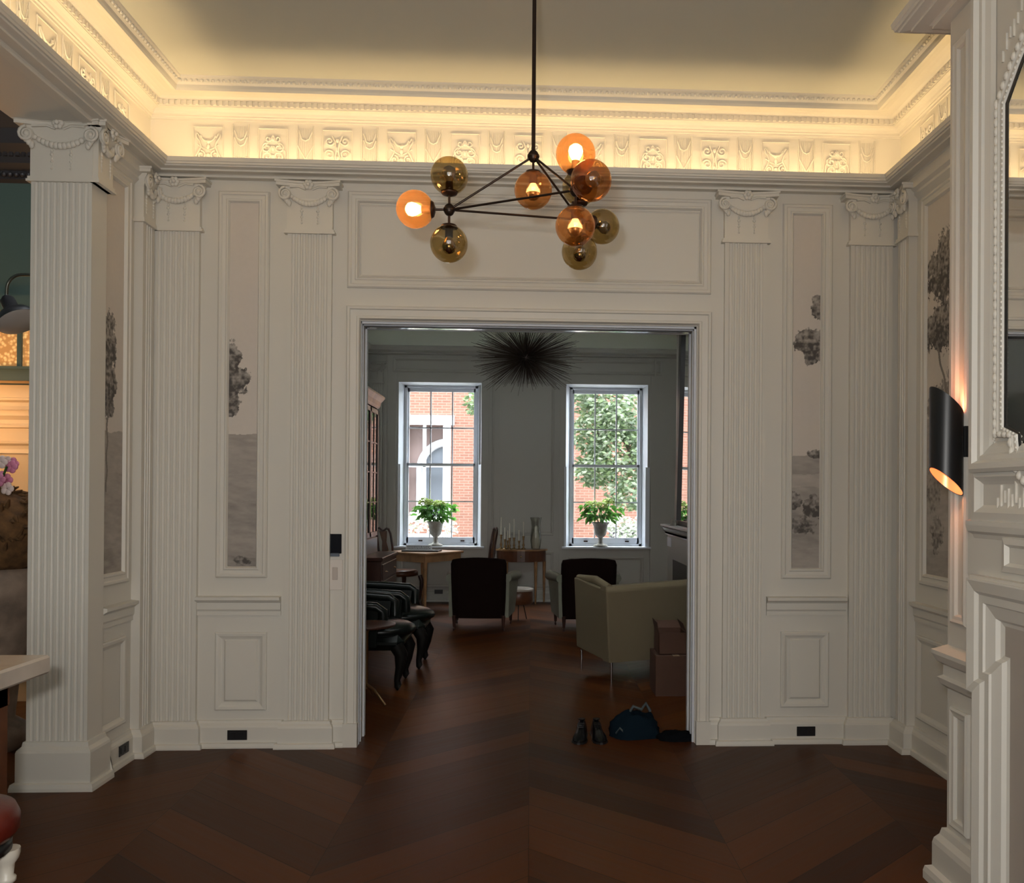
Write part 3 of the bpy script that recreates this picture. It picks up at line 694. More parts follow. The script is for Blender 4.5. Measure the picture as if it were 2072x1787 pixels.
# ================================================================== fireplace side of the main room
# overmantel with mirror, fireplace surround (faces -X)
XO = 1.54
YC = 2.02                                    # centre line of the fireplace
def TO(u, v, w): return (XO - w, u, v)
t = empty('overmantel', (XO, YC, 1.25)); tag(t, 'tall white carved overmantel above the fireplace, framing an ornate mirror', 'overmantel')
def loc_build(b, name, m, par, org): b.xf(Matrix.Translation(-Vector(org))); return b.build(name, m, par)
O_ = (XO, YC, 1.25)
b = MB(); b.box(XO, XBR, YC - 1.045, YC + 1.045, 1.23, 3.60); loc_build(b, 'panel', PAINT, t, O_)
b = MB(); eared = [(-1.045, 1.40), (-1.045, 1.58), (-1.045, 3.30)]
def yframe(m, y0, y1, z0, z1, prof):
    rings = []
    for ins, h in prof: rings.append([TO(y0 + ins, z0 + ins, h), TO(y1 - ins, z0 + ins, h), TO(y1 - ins, z1 - ins, h), TO(y0 + ins, z1 - ins, h)])
    m.loft(rings, False, False)
prof = [(0, 0), (0, .035), (.012, .045), (.03, .045), (.04, .03), (.055, .028), (.062, .02), (.085, .012), (.10, .002)]
yframe(b, YC - .965, YC + .965, 1.585, 3.28, prof)
yframe(b, YC - .99, YC + .99, 1.42, 1.60, [(0, 0), (0, .018), (.03, .022), (.045, .008), (.055, .001)])
loc_build(b, 'eared_moulding', PAINT, t, O_)
b = MB(); b.sweep([(XBR, YC + 1.09), (XO, YC + 1.09), (XO, YC - 1.09), (XBR, YC - 1.09)], [(0, 3.36), (.0, 3.38), (.0, 3.41), (.03, 3.43), (.06, 3.47), (.10, 3.50), (.10, 3.53), (.12, 3.56), (0, 3.58)], side=1)
b.box(XO - .02, XBR, YC - 1.06, YC + 1.06, 3.30, 3.37); loc_build(b, 'cornice', PAINT, t, O_)
# carved comb ornaments
for s_ in (-1, 1):
    b = MB()
    for k in range(34):
        z = 1.66 + k * .033; yy = YC + s_ * (.862 + .006 * (k % 2)); b.box(XO - .006, XO + .001, yy - .004, yy + .004, z, z + .026)
    loc_build(b, 'carved_ornament', PLASTER, t, O_); b = MB()
    for k in range(10):
        yy = YC + s_ * (.84 - k * .022); z0 = 1.46 + .012 * (k % 3); b.box(XO - .007, XO + .001, yy - .0035, yy + .0035, z0, z0 + .04 + .03 * (k % 2))
    loc_build(b, 'carved_ornament', PLASTER, t, O_); b = MB()
    for k in range(14):
        yy = YC + s_ * (.82 - k * .022); z0 = 2.93 + k * .017 + .012 * (k % 3); b.box(XO - .007, XO + .001, yy - .0035, yy + .0035, z0, z0 + .035 + .02 * (k % 2))
    loc_build(b, 'carved_ornament', PLASTER, t, O_)
# mirror, with ogee corners; a thing of its own hung on the overmantel
t = empty('ornate_mirror', (XO, YC, 2.2)); tag(t, 'large ornate white framed mirror with shaped corners at the right edge', 'mirror'); O2 = (XO, YC, 2.2)
def outline(g):
    # half outline for y>0 side (towards back wall), grown by g
    pts = [(0, 1.60 - g), (.585, 1.60 - g)]
    for k in range(9):
        a = math.radians(-90 + 90 * k / 8); pts.append((.665 + .08 * math.cos(a) - .06 + g * math.cos(a) * .8, 1.70 + .10 * math.sin(a) + g * math.sin(a)))
    pts += [(.765 + g, 1.735 - g * .4), (.765 + g, 2.77 + g * .4), (.69 + g * .8, 2.85 + g * .6), (.61 + g * .3, 2.93 + g * .8), (.50, 3.0 + g), (.30, 3.04 + g), (0, 3.06 + g)]
    full = [(YC + y, z) for y, z in pts] + [(YC - y, z) for y, z in reversed(pts[1:-1])]
    return full
def rings_x(gs): return [[(XO - h, y, z) for y, z in outline(g)] for g, h in gs]
b = MB(); q = [(XO - .012, y, z) for y, z in outline(.002)]; b.add(q, [tuple(range(len(q)))]); loc_build(b, 'mirror_plate', MIRR, t, O2)
b = MB(); b.loft(rings_x([(.085, 0), (.085, .014), (.07, .022), (.05, .022), (.045, .017), (.032, .016), (.028, .022), (.02, .021), (.016, .015)]), False, False); loc_build(b, 'frame', PAINT, t, O2)
b = MB(); b.loft(rings_x([(.016, .0155), (.002, .0135)]), False, False); loc_build(b, 'black_slip', BLACK, t, O2)
b = MB(); b2 = MB()
def along(pts, step):
    out = []; acc = 0
    for i in range(len(pts)):
        p, q_ = Vector(pts[i]), Vector(pts[(i + 1) % len(pts)]); L = (q_ - p).length
        while acc < L: out.append((p + (q_ - p) * (acc / L), (q_ - p).normalized())); acc += step
        acc -= L
    return out
for (p, d) in along(outline(.062), .030):
    b.sphere((XO - .020, p.x, p.y), .0145, (.7, .7 + .4 * abs(d.x), .7 + .5 * abs(d.y)), 6, 4)
for (p, d) in along(outline(.024), .018): b2.sphere((XO - .021, p.x, p.y), .0055, (1, 1, 1), 6, 4)
loc_build(b, 'carved_leaf_border', PLASTER, t, O2); loc_build(b2, 'inner_beading', PLASTER, t, O2)
# mantelpiece
XM = 1.50
t = empty('mantelpiece', (XM, YC, 0)); tag(t, 'white moulded fireplace mantelpiece with taupe stone slips at the right edge', 'mantelpiece'); O3 = (XM, YC, 0)
b = MB()

def plane_sweep(b, path, prof, T):
    # mitred architrave on the wall plane: path of (y, z), prof of (inset to the right of travel, height)
    m = len(path); rings = []
    for i in range(m):
        p = Vector(path[i]); ns = []
        if i > 0: d = (p - Vector(path[i - 1])).normalized(); ns.append(Vector((d.y, -d.x)))
        if i < m - 1: d = (Vector(path[i + 1]) - p).normalized(); ns.append(Vector((d.y, -d.x)))
        n = ns[0] if len(ns) == 1 else (ns[0] + ns[1]) / (1 + ns[0].dot(ns[1]))
        rings.append([T(p.x + n.x * o, p.y + n.y * o, h) for o, h in prof])
    b.loft(rings, False, False, closed=False)
arch = [(0, 0), (0, .12), (.006, .124), (.045, .108), (.055, .09), (.058, .086), (.085, .084), (.09, .07), (.10, .064), (.135, .045), (.145, .02), (.165, .008), (.165, 0)]
arch = [(o * .92, h if k == 0 else .12 - (.12 - h) * .5) for k, (o, h) in enumerate(arch)]
pth_ = [(YC - .935, 0), (YC - .935, .835), (YC - .975, .835), (YC - .975, 1.225), (YC + .975, 1.225), (YC + .975, .835), (YC + .935, .835), (YC + .935, 0)]
b = MB(); plane_sweep(b, pth_, arch, TBR); b.box(XM + .01, XBR, YC - .975, YC + .975, 1.222, 1.236); loc_build(b, 'eared_architrave', PAINT, t, O3)
b = MB(); b.sweep([(XBR, YC + 1.03), (XO, YC + 1.00), (XO, YC - 1.00), (XBR, YC - 1.03)], [(0, 1.36), (.006, 1.375), (.02, 1.385), (.024, 1.405), (.024, 1.42), (0, 1.43)], side=1); loc_build(b, 'upper_ledge', PAINT, t, O3)
# overshelf frieze panel with upright moulding
b = MB(); b.frame(lambda u, v, w: (XO - w, u, v), YC - .80, YC + .80, 1.26, 1.37, [(0, 0), (0, .01), (.02, .014), (.03, .001)]); loc_build(b, 'frieze_panel', PAINT, t, O3)
b = MB(); b.box(XBR - .066, XBR, YC - .82, YC + .82, 0, 1.12)
loc_build(b, 'stone_slip', SLATE, t, O3)
loc_build(MB().box(XBR - .07, XBR, YC - .42, YC + .42, 0, .80), 'firebox', BLACK, t, O3)

# ================================================================== green room on the left
struct(MB().box(-5.2, -2.64, 6.6, 6.7, 0, 4.4).build('wall_green_back', GREEN))
struct(MB().box(-2.545, -2.50, 5.6, 6.6, 0, 4.4).build('wall_green_right', GREEN))
struct(MB().box(-5.3, -5.2, -4, 6.6, 0, 4.4).build('wall_green_left', GREEN))
struct(MB().box(-5.2, -2.64, -4, 6.6, 4.35, 4.4).build('ceiling_green_room', DARKC))
b = MB(); b.sweep([(-5.2, 6.6), (-2.66, 6.6)], [(0, 3.72), (.03, 3.74), (.03, 3.80), (.08, 3.84), (.10, 3.90), (.16, 3.95), (.18, 4.05), (.28, 4.15), (.34, 4.2), (.34, 4.35)])
for k in range(60): x = -5.2 + k * .0425; b.box(x, x + .024, 6.49, 6.53, 3.88, 3.95); b.sphere((x + .012, 6.56, 3.77), .02, nu=6, nv=4)
trim(b, 'dark ornate cornice of the green room', DARKC)
# panelled door with amber transom
t = struct(empty('door_2', (-4.0, 6.6, 0)), 'cream panelled door with amber glass transom in the green room')
b = MB(); b.box(-.62, .62, -.05, 0, 0, 2.26)
for z0, z1 in ((1.95, 2.17), (1.15, 1.86), (.15, 1.02)):
    for x0, x1 in ((-.50, -.06), (.06, .50)):
        TD = lambda u, v, w: (u, -.05 - w, v)
        b.frame(TD, x0, x1, z0, z1, [(0, 0), (.004, .014), (.02, .014), (.035, .002), (.06, .002), (.09, .012)])
b.build('door_panel', CREAM, t)
b = MB(); b.box(-.75, .75, -.07, 0, 2.28, 2.385); b.box(-.75, .75, -.085, 0, 2.37, 2.39); b.box(-.75, -.64, -.07, 0, 0, 2.9); b.box(.64, .75, -.07, 0, 0, 2.9); b.box(-.75, .75, -.07, 0, 2.79, 2.9); b.box(.315, .345, -.04, 0, 2.38, 2.8); b.box(-.345, -.315, -.04, 0, 2.38, 2.8)
b.build('door_frame', GREEN, t)
MB().box(-.64, .64, -.02, -.01, 2.385, 2.79).build('transom_pane', AMBWIN, t)
MB().box(-.75, .75, -.09, -.07, 2.268, 2.285).build('head_bead', BRASS, t)
# barn wall lamp
t = empty('barn_wall_lamp', (-2.60, 5.62, 2.80)); tag(t, 'black gooseneck barn lamp tilted on the dark green wall at the left edge', 'wall light')
MB().tube([(0, 0, .03), (-.53, 0, .03)] + [(-.53 - .09 * math.sin(math.radians(a)), 0, -.06 + .09 * math.cos(math.radians(a))) for a in range(10, 91, 10)] + [(-.622, 0, -.12)], .010, 8).build('gooseneck', mat('dark_nickel', (.12, .12, .10), .3, .9), t)
MB().lathe([(.05, -.012), (.05, .0)], n=20).xf(Matrix.Translation((0, 0, .03)) @ Matrix.Rotation(-PI / 2, 4, 'Y')).build('wall_plate', BLACK, t)
A = Matrix.Translation((-.625, 0, -.11)) @ Matrix.Rotation(math.radians(-32), 4, 'Y') @ Matrix.Rotation(math.radians(-12), 4, 'X')
b = MB(); b.lathe([(.122, -.19), (.118, -.17), (.098, -.135), (.06, -.105), (.042, -.09), (.040, -.02), (.026, -.01), (.024, .0)], n=32)
b.xf(A).build('shade', BLACK, t)
MB().lathe([(.120, -.1905), (.118, -.1925), (.0, -.1925)][::-1], n=32).xf(A).build('glass_lens', mat('frosted_lens', (.42, .42, .42), .4), t)

# counter table, horn, flowers, stool
t = empty('counter_table', (-2.4, 2.7, 0)); tag(t, 'wooden table with a thick pale marble top at the left edge beside the fluted pier', 'table')
MB().box(-.95, .70, -.85, .555, .855, .92, .008).build('marble_top', MARB, t)
b = MB(); b.box(-.88, .60, -.78, .48, .76, .853); b.build('apron', WALN, t)
for x in (-.83, .55):
    for y in (-.73, .43): MB().box(x - .05, x + .05, y - .05, y + .05, 0, .853, .01).build('leg', WALN, t)
MB().box(-.85, .57, -.75, .45, .26, .32, .01).build('stretcher_shelf', WALN, t)
t = empty('horn_ornament', (-2.05, 3.05, .935)); tag(t, 'curved pale horn standing on the marble table top at the left edge', 'ornament')
b = MB(); b.tube([(-.25, 0, .02), (-.12, 0, .022), (-.02, 0, .04), (.05, .02, .09), (.10, .04, .17)], [.03, .032, .026, .016, .004], 10); b.build('horn', mat('horn_ivory', (.42, .33, .2), .4), t)
t = empty('planter', (-3.13, 5.35, 0)); tag(t, 'large pale stone planter with a brown mossy mound beside the green room door', 'planter')
MB().lathe([(.16, 0), (.20, .05), (.20, .12), (.12, .18), (.14, .4), (.24, .7), (.30, .9), (.33, 1.02), (.30, 1.06), (.26, 1.05)], n=28).build('pot', mat('weathered_planter', (.27, .20, .15), .75, var=.35, vscale=9, bump=.5), t)
b = MB(); b.sphere((0, 0, 1.26), .31, (1, .9, .85), 24, 16)
r_ = random.Random(5)
for k in range(260):
    a, h = r_.uniform(0, 2 * PI), r_.uniform(-.4, 1); rr_ = math.sqrt(max(0, 1 - h * h)) * .30
    p = Vector((rr_ * math.cos(a), rr_ * math.sin(a) * .9, 1.26 + h * .26)); d = Vector((math.cos(a) * .05, math.sin(a) * .05, r_.uniform(-.03, .05)))
    b.tube([p, p + d], [.016, .004], 4)
b.build('moss_mound', mat('brown_moss', (.13, .065, .022), .9, var=.5, vscale=20), t)
t = empty('pink_orchid', (-2.97, 5.2, 1.48)); tag(t, 'pink and white blossoms rising from the brown mossy planter', 'flower')
MB().tube([(-.10, 0, -.1), (-.04, 0, .05), (.0, 0, .16)], .006, 6).build('stem', LEAF, t)
pk = mat('pink_petal', (.62, .22, .36), .5, var=.3); pw_ = mat('white_petal', (.75, .62, .58), .5)
for k in range(9):
    b = MB(); cx, cz = r_.uniform(-.09, .05), r_.uniform(.02, .19); cy = r_.uniform(-.05, .05)
    for q in range(5): a = 2 * PI * q / 5; b.sphere((cx + .02 * math.cos(a), cy - .01, cz + .02 * math.sin(a)), .019, (1, .35, 1), 8, 5)
    b.build('blossom', pw_ if k % 3 == 2 else pk, t)
t = empty('bar_stool', (-1.665, 2.62, 0)); tag(t, 'round red leather stool with turned white legs at the bottom left corner', 'stool')
b = MB(); b.lathe([(.15, .49), (.175, .497), (.19, .52), (.19, .555), (.178, .582), (.13, .595), (0, .60)], n=36); b.build('seat', RED, t)
MB().lathe([(.15, .455), (.17, .458), (.17, .487), (.15, .49)], n=36).build('seat_rim', BLACK, t)
for k in range(4):
    a = math.radians(25 + 90 * k); x, y = .155 * math.cos(a), .155 * math.sin(a)
    b = MB(); b.lathe([(.012, 0), (.015, .1), (.017, .3), (.018, .355), (.026, .36), (.026, .372), (.019, .378), (.022, .41), (.032, .425), (.036, .44), (.036, .455)], (x, y, 0), 14); b.build('leg', WHITEM, t)

# ================================================================== back parlour
WX0, WX1 = -2.36, 2.36
wins = ((-1.85, -.70), (.485, 1.64)); WZ0, WZ1 = .745, 3.06
b = MB(); xs_ = [WX0, wins[0][0], wins[0][1], wins[1][0], wins[1][1], WX1 + .2]
b.box(WX0 - .2, xs_[1], Yf, Yf + .3, 0, 4.1); b.box(xs_[2], xs_[3], Yf, Yf + .3, 0, 4.1); b.box(xs_[4], xs_[5], Yf, Yf + .3, 0, 4.1); b.box(-6, 6, Yf, Yf + .3, 4.1, 12)
for x0, x1 in wins: b.box(x0, x1, Yf, Yf + .3, 0, WZ0); b.box(x0, x1, Yf, Yf + .3, WZ1, 4.1)
struct(b.build('wall_far_back', FARP))
struct(MB().box(WX0 - .2, WX0, YT, Yf, 0, 4.1).build('wall_far_left', FARP))
struct(MB().box(WX1, WX1 + .2, YT, Yf, 0, 4.1).build('wall_far_right', FARP))
struct(MB().box(WX0 - .2, WX1 + .2, YT, Yf + .3, 4.1, 4.2).build('ceiling_far', FARC))
XFB = 1.66
struct(MB().box(XFB, WX1, 8.3, 10.15, 0, 4.1).build('wall_far_chimney', FARP))
pth = [(WX0, YT + .02), (WX0, Yf), (WX1, Yf), (WX1, 10.15), (XFB, 10.15), (XFB, 8.3), (WX1, 8.3), (WX1, YT + .02)]
b = MB().sweep(pth, [(0, 3.44), (.04, 3.45), (.04, 3.47), (.12, 3.49), (.15, 3.53), (.15, 3.55), (.1, 3.55), (.0, 3.52)]); trim(b, 'ledge moulding of the back parlour', FARP)
b = MB().sweep(pth, [(.003, 3.53), (.003, 3.98), (.05, 4.0), (.2, 4.06), (.25, 4.1)]); trim(b, 'pale frieze of the back parlour', FARC)
struct(MB().sweep(pth, base).build('baseboard_far', FARP))
TF = lambda u, v, w: (u, Yf - w, v)
b = MB()
b.frame(TF, -1.93, 1.84, 3.20, 3.40, small)
b.frame(TF, -.55, .32, .93, 3.10, small); b.frame(TF, -.55, .32, .2, .70, small)
for x0, x1 in wins: b.frame(TF, x0 + .05, x1 - .05, .2, .63, small)
b.box(.66 - 1.18, -.44, Yf - .01, Yf, .18, 3.2)
trim(b, 'panel mouldings on the window wall', FARP)
b = MB()
for x in (-2.02, 1.74, 2.06): b.box(x - .012, x + .012, Yf - .03, Yf, .15, 3.42)
for x0, x1 in ((-.66, -.60), (.40, .445), (1.68, 1.73), (-1.93, -1.88)):
    b.box(x0, x1, Yf - .028, Yf, .15, 3.18)
trim(b, 'window architraves', FARP)
for x, lb in ((-2.19, 'far left corner pilaster of the back parlour'),):
    pilaster('pilaster', lb, .24, .03, 7, .02, (x, Yf, 0), 0)
for o in kids(bpy.data.objects['pilaster.007'] if 'pilaster.007' in bpy.data.objects else bpy.data.objects['pilaster']):
    o.data.materials.clear(); o.data.materials.append(FARP)
# windows
for i, (x0, x1) in enumerate(wins):
    w = struct(empty('window_%d' % (i + 1), ((x0 + x1) / 2, Yf, WZ0)), 'tall white sash window, %s of the parlour' % ('left' if i == 0 else 'right'))
    hw = (x1 - x0) / 2; H = WZ1 - WZ0; gx = .46; y0 = .16
    b = MB()   # splayed reveal lining
    for s_ in (-1, 1):
        xa, xb = s_ * hw, s_ * (gx + .055); r = [(xa, -.005, .03), (xa, -.005, H), (xb, y0, H - .02), (xb, y0, .03)]
        if s_ > 0: r.reverse()
        b.add(r, [(0, 1, 2, 3)])
    b.add([(-hw, -.005, H), (hw, -.005, H), (gx + .055, y0, H - .03), (-gx - .055, y0, H - .03)], [(0, 1, 2, 3)])
    b.build('reveal', SASH, w)
    b = MB(); b.box(-hw - .05, hw + .05, -.06, .18, .0, .028, .004); b.build('window_sill', SASH, w)
    b = MB(); zt = H - .03; zm = 1.915 - WZ0
    b.box(-gx - .055, -gx - .02, y0 - .01, y0 + .07, .028, zt); b.box(gx + .02, gx + .055, y0 - .01, y0 + .07, .028, zt); b.box(-gx - .055, gx + .055, y0 - .01, y0 + .07, zt - .03, zt); b.box(-gx - .055, gx + .055, y0 - .01, y0 + .07, .026, .06)
    b.build('window_frame', SASH, w)
    def sash(nm, za, zb, yy, rows, bot, top):
        b = MB(); b.box(-gx - .022, -gx + .005, yy, yy + .035, za, zb); b.box(gx - .005, gx + .022, yy, yy + .035, za, zb); b.box(-gx - .02, gx + .02, yy, yy + .035, za, za + bot); b.box(-gx - .02, gx + .02, yy, yy + .035, zb - top, zb)
        for k in (1, 2): xx = -gx + 2 * gx * k / 3; b.box(xx - .009, xx + .009, yy + .004, yy + .028, za, zb)
        for k in range(1, rows): zz = za + bot + (zb - za - bot - top) * k / rows; b.box(-gx, gx, yy + .004, yy + .028, zz - .009, zz + .009)
        so_ = b.build(nm, SASH, w); MB().box(-gx, gx, yy + .014, yy + .018, za + bot, zb - top).build('pane', GLASSP, so_); return so_
    sash('upper_sash', zm - .02, zt - .03, y0 + .042, 2, .03, .05)
    lo = sash('lower_sash', .06, zm + .02, y0 + .005, 2, .085, .035)
    b = MB(); [b.box(x - .028, x + .028, y0 - .01, y0 + .006, .085, .105) for x in (-.28, .31)]; b.build('sash_lift', GUN, lo)
    b = MB()   # folding shutter leaf edge
    if i == 0: b.box(hw - .035, hw - .005, -.02, .0, zm, H - .03); b.box(-hw + .005, -hw + .03, -.02, 0, .03, zm)
    else: b.box(hw - .03, hw + .03, -.03, .0, .03, zm - .02); b.box(-hw - .02, -hw + .01, -.03, 0, .03, zm - .02)
    b.build('shutter_leaf', SASH, w)

# outlet on window wall
outlet((-1.275, Yf - .03, .14), 0, 'black outlet low on the window wall of the far parlour')

# potted hydrangeas on the sills
def hydrangea(loc, label, seed, s=1.0):
    r = random.Random(seed); t = empty('potted_hydrangea', loc); tag(t, label, 'potted plant')
    MB().lathe([(.10, 0), (.105, .012), (.085, .025), (.05, .035), (.035, .055), (.028, .085), (.036, .10), (.028, .115), (.045, .135), (.075, .165), (.09, .22), (.10, .29), (.115, .325), (.13, .335), (.128, .345), (.10, .34), (.095, .30)], n=28).build('urn', STONE, t)
    b = MB()
    for k in range(7):
        a = 2 * PI * k / 7 + r.uniform(-.3, .3); b.tube([(.02 * math.cos(a), .02 * math.sin(a), .3), (.07 * math.cos(a), .07 * math.sin(a), .42), (.15 * math.cos(a), .15 * math.sin(a), .50 + r.uniform(0, .1))], .005, 5)
    b.build('stems', LEAF, t)
    b = MB()
    for k in range(130):
        a = r.uniform(0, 2 * PI); el = r.uniform(-.4, .95); rd = r.uniform(.03, .25)
        c = Vector((rd * math.cos(a) * 1.05, rd * math.sin(a) * .75, .43 + .16 * el)); L = r.uniform(.05, .085); wd_ = L * .58
        d = Vector((math.cos(a), math.sin(a), r.uniform(-.7, .3))).normalized(); sd = d.cross(Vector((0, 0, 1))).normalized(); n = sd.cross(d)
        pts = []
        for (u, v, h) in ((0, 0, 0), (.3, .42, .02), (.65, .38, .02), (1.1, 0, -.03), (.65, -.38, .02), (.3, -.42, .02)): pts.append(c + d * u * L * 1.3 + sd * v * wd_ * 1.5 + n * h)
        b.add(pts, [(0, 1, 2, 3), (0, 3, 4, 5)])
    b.build('leaves', LEAF, t)
    for k in range(7):
        a = 2 * PI * k / 7 + r.uniform(-.3, .3); rd = .16 if k else .03; c = Vector((rd * math.cos(a) * 1.1, rd * math.sin(a) * .7, .585 + r.uniform(-.03, .05))); hb = MB(); R0 = r.uniform(.06, .08)
        for q in range(46):
            h = r.uniform(-.5, 1); aa = r.uniform(0, 2 * PI); rr_ = math.sqrt(1 - h * h); p = c + Vector((rr_ * math.cos(aa), rr_ * math.sin(aa), h * .7)) * R0
            hb.sphere(p, .015, (1, 1, .5), 6, 4)
        hb.build('flower_head', PETAL, t)
    return t
hydrangea((-1.335, Yf + .075, WZ0 + .028), 'hydrangea in a grey footed urn on the left window sill', 11)
hydrangea((.985, Yf + .045, WZ0 + .028), 'hydrangea in a grey footed urn on the right window sill', 22)

# urchin chandelier
t = empty('urchin_chandelier', (-.065, 9.0, 2.885)); tag(t, 'dark spiky urchin shaped chandelier hanging in the back parlour', 'chandelier')
MB().sphere((0, 0, 0), .07, (1.3, 1, 1), 16, 10).build('core', SPIKE, t)
MB().tube([(0, 0, .05), (0, 0, 4.1 - 2.885)], .007, 8).build('hanging_rod', BLACK, t)
b = MB(); r = random.Random(9); r2 = random.Random(4)
for k in range(680):
    z = 1 - 2 * (k + .5) / 680; a = k * 2.39996 + r.uniform(-.1, .1); q = math.sqrt(1 - z * z)
    d = Vector((q * math.cos(a), q * math.sin(a), z)); d = (d + Vector([r.uniform(-.06, .06) for _ in range(3)])).normalized()
    L = (.52 if abs(d.z) < .75 else .34) * r.uniform(.78, 1.08); s = Vector((d.x * 1.04, d.y * 1.04, d.z * .86))
    b.tube([s * .05, s * L], [.0035, .0016], 3, False)
sp_o = b.build('spikes', SPIKE, t); sp_o['kind'] = 'stuff'

# ---- furniture helpers
def caster_leg(x, y, z1, r=.022):
    b = MB(); b.tube([(x, y, .045), (x, y, z1)], [r * .7, r * 1.15], 10); b.sphere((x, y, .02), .02, (.6, 1, 1), 10, 6); b.tube([(x, y, .02), (x, y, .05)], .009, 6); return b
def armchair(loc, rz, label, hand):
    t = empty('upholstered_armchair', loc, rz); tag(t, label, 'armchair')
    b = MB(); rings = []
    for z, hw, y0, th in ((.14, .285, .02, .12), (.35, .295, .01, .12), (.60, .30, -.02, .12), (.74, .300, -.045, .11), (.785, .285, -.045, .10), (.80, .20, -.03, .06)):
        n = 8; fr = [(-hw + 2 * hw * k / n, y0 - .018 * math.sin(PI * k / n)) for k in range(n + 1)]
        rings.append([(x, y, z + (.012 * math.sin(PI * k / n) if z > .7 else 0)) for k, (x, y) in enumerate(fr)] + [(hw, y0 + th, z), (-hw, y0 + th, z)])
    b.loft(rings, True, True); b.build('backrest', DKBROWN, t)
    MB().box(-.27, .27, .08, .60, .16, .40, .03).build('seat', OLIVEU, t)
    for s_ in (-1, 1):
        b = MB(); b.hexa([(s_ * .29 - .035, .02, .15), (s_ * .29 + .035, .02, .15), (s_ * .32 + .035, .60, .15), (s_ * .32 - .035, .60, .15)], [(s_ * .30 - .035, .02, .56), (s_ * .30 + .035, .02, .56), (s_ * .36 + .035, .60, .54), (s_ * .36 - .035, .60, .54)])
        b.tube([(s_ * .315, .0, .585), (s_ * .345, .3, .585), (s_ * .375, .62, .57)], [.045, .052, .058], 12); b.build('armrest', OLIVEU, t)
    for x, y in ((-.27, .03), (.27, .03), (-.31, .56), (.31, .56)): caster_leg(x, y, .17).build('leg', MAHO, t)
    return t
armchair((-.565, 9.78, 0), math.radians(-3), 'dark upholstered armchair seen from behind, left of the small round stool', 1)
armchair((.64, 9.72, 0), math.radians(4), 'dark upholstered armchair seen from behind, below the right window', -1)

# small drum stool
t = empty('drum_side_table', (-.14, 10.70, 0)); tag(t, 'small round drum side table with pale top behind the left armchair', 'side table')
MB().lathe([(.15, .19), (.168, .20), (.17, .33), (.16, .345)], n=28).build('drum', WALN, t)
MB().lathe([(.165, .346), (.178, .35), (.178, .375), (.165, .38)], n=28).build('table_top', MARB, t)
for k in range(3): a = 2 * PI * k / 3 + .5; MB().tube([(.06 * math.cos(a), .06 * math.sin(a), .2), (.11 * math.cos(a), .11 * math.sin(a), 0)], .007, 6).build('leg', BLACK, t)

# cream sofa
t = empty('cream_sofa', (.63, 7.06, 0), math.radians(22)); tag(t, 'high backed cream fabric sofa with thin metal legs behind the cardboard boxes', 'sofa')
b = MB()
def prof_ring(z, g, tp=0): return [(-g, -g * .6, z), (1.42 + g, -g * .6, z), (1.42 + g, .14, z), (-g, .14, z)]
b.loft([[(0, 0, .165), (1.42, 0, .165), (1.42, .12, .165), (0, .12, .165)], [(-.055, -.05, .74), (1.475, -.05, .79), (1.475, .08, .79), (-.055, .08, .74)], [(-.05, -.03, .775), (1.47, -.03, .825), (1.47, .06, .825), (-.05, .06, .775)]], True, False)
b.build('backrest', CREAMU, t, .012)
for x in (0, 1.42):
    s_ = -1 if x == 0 else 1; b = MB(); xi = x - s_ * .11
    lo_, hi_ = sorted((x, xi)); xo = x + s_ * .055; lo2, hi2 = sorted((xo, xo - s_ * .12))
    b.hexa([(lo_, .0, .165), (hi_, .0, .165), (hi_, .62, .20), (lo_, .62, .20)], [(lo2, .0, .75), (hi2, .0, .75), (hi2, .56, .80), (lo2, .56, .80)])
    b.tube([(xo - s_ * .055, .0, .755), (xo - s_ * .055, .25, .805), (xo - s_ * .055, .57, .79)], .035, 10); b.build('armrest', CREAMU, t, .01)
MB().box(.10, 1.32, .10, .72, .17, .42, .03).build('seat', CREAMU, t)
for x, y in ((.03, .02), (.04, .60), (1.38, .02), (1.38, .6)): MB().tube([(x, y, 0), (x, y, .17)], [.007, .011], 8).build('leg', CHROME, t)

# cardboard boxes
t = empty('cardboard_box', (1.07, 6.78, 0)); tag(t, 'closed brown cardboard box on the floor just inside the doorway, under the open box', 'cardboard box')
MB().box(-.13, .17, -.17, .17, 0, .30).build('carton', CARD, t)
MB().box(.0, .05, -.1701, .1701, .299, .3015).build('packing_tape', mat('tape', (.26, .17, .09), .3), t)
t = empty('cardboard_box', (1.075, 6.80, .3017)); tag(t, 'open brown cardboard box with raised flaps stacked on the closed box', 'cardboard box')
b = MB(); W2, D2, H2, th = .105, .13, .165, .004
b.box(-W2, W2, -D2, D2, 0, th); b.box(-W2, W2, -D2, -D2 + th, 0, H2); b.box(-W2, W2, D2 - th, D2, 0, H2); b.box(-W2, -W2 + th, -D2, D2, 0, H2); b.box(W2 - th, W2, -D2, D2, 0, H2); b.build('carton', CARD, t)
for pts in ([(-W2, -D2, H2), (-W2, D2, H2), (-W2 - .015, D2, H2 + .075), (-W2 - .015, -D2, H2 + .075)], [(W2, -D2, H2), (W2, D2, H2), (W2 - .03, D2, H2 + .07), (W2 - .03, -D2, H2 + .07)]):
    q = [(x + .004, y, z) for x, y, z in pts]; MB().hexa([pts[0], q[0], q[1], pts[1]], [pts[3], q[3], q[2], pts[2]]).build('flap', CARD, t)
MB().hexa([(-W2, D2 - th, H2), (W2, D2 - th, H2), (W2, D2, H2), (-W2, D2, H2)], [(-W2, D2 + .05, H2 + .05), (W2, D2 + .05, H2 + .05), (W2, D2 + .054, H2 + .05), (-W2, D2 + .054, H2 + .05)]).build('flap', CARD, t)

